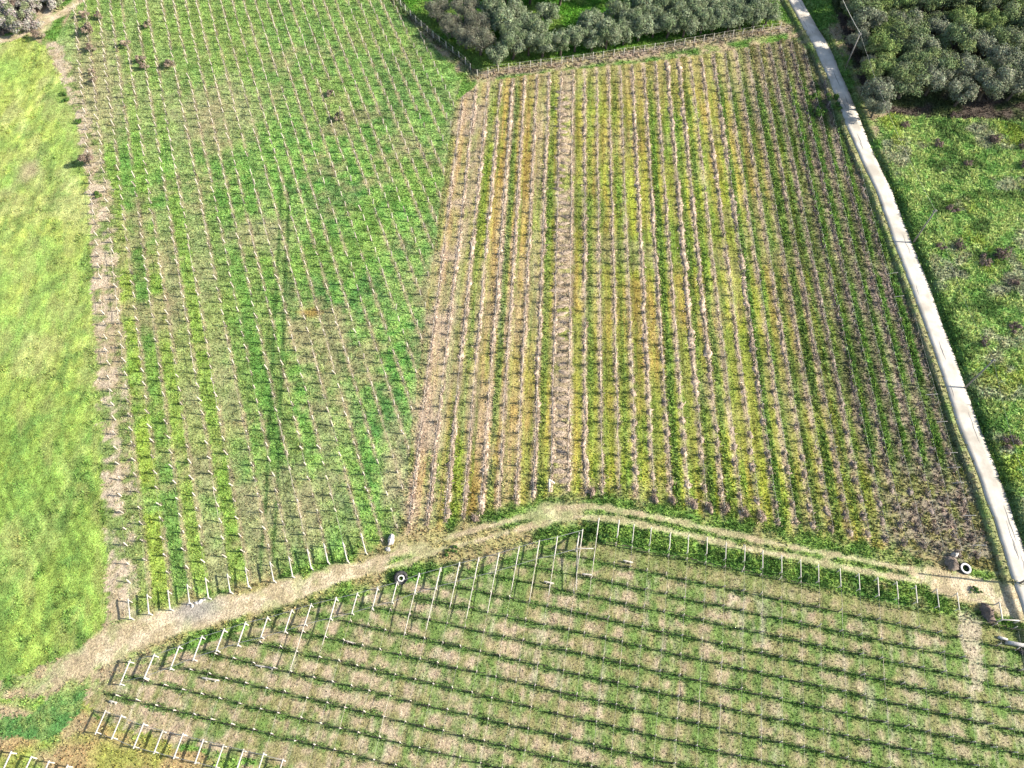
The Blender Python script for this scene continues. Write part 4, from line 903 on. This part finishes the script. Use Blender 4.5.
for i in range(4):
    t = np.linspace(0, 1, 22)[:, None]; p = tops[i] * (1 - t) + tops[i + 1] * t; p[:, 2] -= 1.1 * (4 * t * (1 - t))[:, 0]
    b = MB(); b.tube(p, .04 if i < 1 else .012, 5)
    tag(obj('overhead_cable', b.mesh('overhead_cable'), M['blackwire'] if i > 1 else M['wire']), ['overhead cable from the top of the picture to the pole in the shade', 'long overhead cable between the shaded pole and the meadow pole', 'overhead cable between the two middle poles of the lane', 'overhead cable down to the lowest pole by the lane'][i], 'cable', 'cable along the lane')

# ------------------------------------------------------------------ single things
def tyre(px, py, R_, r_, label, tilt, paint_side):
    x, y = V(px, py); root = empty('tyre', (x, y, gz1(x, y) + r_ * .9), 0.4); root.rotation_euler[0] = tilt
    def ring(prof, n=30):
        b = MB(); k = len(prof); v = []
        for a in range(n):
            an = a / n * 2 * math.pi
            for q, z in prof: v.append((math.cos(an) * q, math.sin(an) * q, z))
        b.add(v, [[[a * k + i, ((a + 1) % n) * k + i, ((a + 1) % n) * k + (i + 1) % k, a * k + (i + 1) % k] for a in range(n) for i in range(k)]]); return b
    m = R_ - r_
    tread = ring([(R_ - .02, -r_ * .8), (R_ + .02, -r_ * .4), (R_ + .02, r_ * .4), (R_ - .02, r_ * .8), (R_ - r_ * .5, r_), (m - r_ * .3, r_ * .6), (m - r_ * .5, 0), (m - r_ * .3, -r_ * .6), (R_ - r_ * .5, -r_)])
    obj('tyre_body', tread.mesh('tyre_body', True), M['rubber'], root)
    z = r_ + .015
    f_ = 1 if paint_side else .55
    side = ring([(q * f_ if q > m else q * f_ * .95, z_) for q, z_ in [(m - r_ * .2, z * .9), (m, z), (R_ - r_ * .35, z), (R_ - .06, z * .9), (R_ - .10, z * .8), (m - r_ * .1, z * .75)]])
    obj('painted_sidewall', side.mesh('painted_sidewall', True), M['paint'], root); tag(root, label, 'tyre')
tyre(401, 578, .86, .30, 'black tyre with a white ring leaning at the track\'s lower edge', R(35), False)
tyre(966, 568, .74, .24, 'white painted tyre lying flat near the lane and the rubble heap', R(6), True)
def rock_mesh(seed, sx, sy, sz, n=9):
    r = np.random.default_rng(seed); b = MB(); nu, nv = 14, 8; v = [(0, 0, sz)]
    for k in range(1, nv):
        th = k / nv * math.pi * .62
        for a in range(nu):
            an = a / nu * 2 * math.pi; f = 1 + .55 * (fbm(np.array([math.cos(an) * 2 + k * .5 + seed]), np.array([math.sin(an) * 2 + seed]), 1.0, seed)[0] - .5) * 2
            v.append((math.cos(an) * math.sin(th) * sx * f, math.sin(an) * math.sin(th) * sy * f, math.cos(th) * sz * f))
    q = [[1 + (k - 1) * nu + a, 1 + k * nu + a, 1 + k * nu + (a + 1) % nu, 1 + (k - 1) * nu + (a + 1) % nu] for k in range(1, nv - 1) for a in range(nu)]
    b.add(v, [[[0, 1 + a, 1 + (a + 1) % nu] for a in range(nu)], q]); return b.mesh('rock')
def rock(name, px, py, s3, m_, label, cat, seed, rz=0, group=None):
    x, y = V(px, py); tag(obj(name, rock_mesh(seed, *s3), m_, None, (x, y, gz1(x, y) - .05), rz), label, cat, group)
def mound(name, px, py, col, sc, rz, label, cat, seed):
    x, y = V(px, py); me = heap_mesh(seed, col, 1.0, .8, 90, stick=(.15, .5)); me.name = name; me.materials.append(M['twig'])
    o = tag(obj(name, me, None, None, (x, y, gz1(x, y) - .05), rz), label, cat); o.scale = sc
mound('rubble_mound', 952, 563, (.20, .155, .12), (1.0, 1.25, 1.2), 0, 'dark mound of soil and rubble beside the white tyre', 'rubble heap', 21)
rock('boulder', 955, 555, (.45, .35, .8), M['stone'], 'pale stone slab standing on the dark rubble mound', 'stone', 22, .5)
mound('earth_mound', 989, 612, (.17, .125, .10), (.9, 1.45, 1.3), .3, 'brown earth mound beside the corner frame at the lane', 'earth mound', 23)
rock('boulder', 391, 540, (.38, .85, .75), M['stone'], 'tall white stone standing at the foot of the upper left vineyard', 'stone', 24, -.2)
rock('boulder', 388, 549, (.35, .3, .35), M['stone'], 'small white stone just below the tall white stone', 'stone', 25)
for i, (px, py, s_) in enumerate([(196, 603, .28), (200, 601, .34), (192, 606, .22), (204, 599, .25), (188, 604, .18)]):
    rock('rubble_stone', px, py, (s_, s_ * .8, s_ * .8), M['stone'], f'grey rubble stone dumped on the track, {ordinal(i + 1)} of five in a pile', 'stone', 30 + i, i, 'rubble stones on the track')
for i, (px, py, s_) in enumerate([(170, 684, .0), ]): pass
# corner frame beside the lane
x, y = V(999, 621); z = gz1(x, y); root = empty('corner_frame', (x, y, z))
d1, d2 = V(996, 604) - V(999, 621), V(1016, 622) - V(999, 621)
for nm, dd in (('post', (0, 0)), ('post', d1), ('post', d2)):
    b = MB(); b.post(dd[0], dd[1], dd[1] * S, 1.3, .15); obj(nm, b.mesh('post'), M['white'], root)
for dd in (d1, d2):
    b = MB(); b.bar((dd[0] * .04, dd[1] * .04, 1.22 + .04 * S * dd[1]), (dd[0], dd[1], 1.22 + S * dd[1]), .14, .12); obj('rail', b.mesh('rail'), M['white'], root)
tag(root, 'white right-angled corner frame of three posts beside the lane', 'corner frame')
# tall T-shaped frame by the track's bend
x, y = V(576, 551); z = gz1(x, y); root = empty('tall_frame', (x, y, z))
b = MB(); b.post(0, 0, 0, 2.2, .2); obj('post', b.mesh('post'), M['white'], root)
d1 = V(579, 534) - V(576, 551)
b = MB(); b.bar((0, 0, 1.9), (d1[0], d1[1], .6 + S * d1[1]), .17, .15); obj('brace', b.mesh('brace'), M['white'], root)
b = MB(); b.bar((.0, -.12, 1.45), (2.1, -.12, 1.45), .1, .1); obj('crossbar', b.mesh('crossbar'), M['white'], root)
b = MB(); b.bar((.05, -.2, 1.3), (-.25, -5.2, 1.1 - 5 * S), .07, .07); obj('rail', b.mesh('rail'), M['white'], root)
tag(root, 'tall white frame with a crossbar below the bend of the track', 'trellis end frame')
# small white portal by the middle vineyard's foot
x, y = V(549, 491); root = empty('small_frame', (x, y, gz1(x, y)))
for dd in ((0, 0), (.0, 1.0)):
    b = MB(); b.post(dd[0], dd[1], 0, 1.5, .18); obj('post', b.mesh('post'), M['white'], root)
b = MB(); b.bar((0, -.1, 1.5), (0, 1.1, 1.5), .24, .16); obj('beam', b.mesh('beam'), M['white'], root)
b = MB(); b.bar((.05, 1.0, 1.46), (.75, .75, .9), .18, .12); obj('brace', b.mesh('brace'), M['white'], root)
tag(root, 'small white portal frame at the foot of the broad band of canes', 'trellis end frame')
# fallen posts in the lower vineyard
for i, (q0, q1) in enumerate([((623, 561), (633, 563)), ((544, 582), (554, 584)), ((582, 574.5), (592, 575.5)), ((203, 678), (220, 681)), ((205, 595), (205, 595.01)), ((256, 665.5), (278, 669)), ((345, 641), (356, 644)), ((110, 701), (118, 703))][:8]):
    if i == 4: continue
    a, b_ = V(*q0), V(*q1); b = MB(); z0, z1 = gz1(*a) + .35, gz1(*b_) + .3
    b.bar((0, 0, 0), (b_[0] - a[0], b_[1] - a[1], z1 - z0), .17, .13); root = empty('broken_post', (a[0], a[1], z0)); obj('bar', b.mesh('bar'), M['white'], root)
    for f in (.25, .75):
        b = MB(); b.post((b_[0] - a[0]) * f, (b_[1] - a[1]) * f - .16, -.36, .34, .09); obj('stub', b.mesh('stub'), M['white'], root)
    tag(root, ['broken white post lying below the bend of the track, right-hand one', 'broken white post lying left of the tall frame', 'broken white post lying just below the tall frame', 'fallen white post by the left tip of the lower vineyard', '', 'long fallen white post at the start of a cross line on the left', 'fallen white post near the long white tubes', 'short fallen white post at the lower vineyard\'s far left tip'][i], 'fallen post', 'fallen posts in the lower vineyard')
# concrete culvert head at the lane's edge
x, y = V(1018, 645); root = empty('culvert', (x, y, gz1(x, y)))
b = MB(); b.bar((-1.2, .35, .35), (1.5, -.2, .35), .35, .7); obj('headwall', b.mesh('headwall'), M['stone'], root)
b = MB(); b.bar((-.9, .62, .25), (-1.9, 1.0, .2), .25, .45); obj('wing', b.mesh('wing'), M['stone'], root)
b = MB(); b.tube([(.3, -.5, .1), (.6, -.9, .1)], .28, 12); obj('pipe', b.mesh('pipe'), M['rubber'], root)
tag(root, 'grey concrete culvert head at the right edge beside the lane', 'culvert')
# dead branches on the left
def branch_pile(px, py, n, R_, label):
    x, y = V(px, py); r = np.random.default_rng(77 + n); b = MB()
    for k_ in range(n):
        c = r.normal(0, R_, 2) * (1, .35); an = r.normal(.3, .7); ln = r.uniform(.7, 2.2); t = np.linspace(-.5, .5, 5) * ln
        pts = np.column_stack([c[0] + np.cos(an) * t + r.normal(0, .08, 5), c[1] + np.sin(an) * t + r.normal(0, .08, 5), .12 + np.abs(r.normal(0, .16)) + r.normal(0, .05, 5)]); b.tube(pts, np.linspace(.15, .05, 5) * r.uniform(.6, 1.3), 6)
    tag(obj('branch_pile', b.mesh('branch_pile', True), mat('bleached_wood', (.56, .52, .47), .9, .3, 4, .3)), label, 'branch pile')
branch_pile(14, 692, 26, 1.3, 'pile of bleached dead branches at the meadow\'s foot by the left edge'); branch_pile(36, 676, 16, 1.5, 'thin scatter of grey dead branches above the dark green weeds')
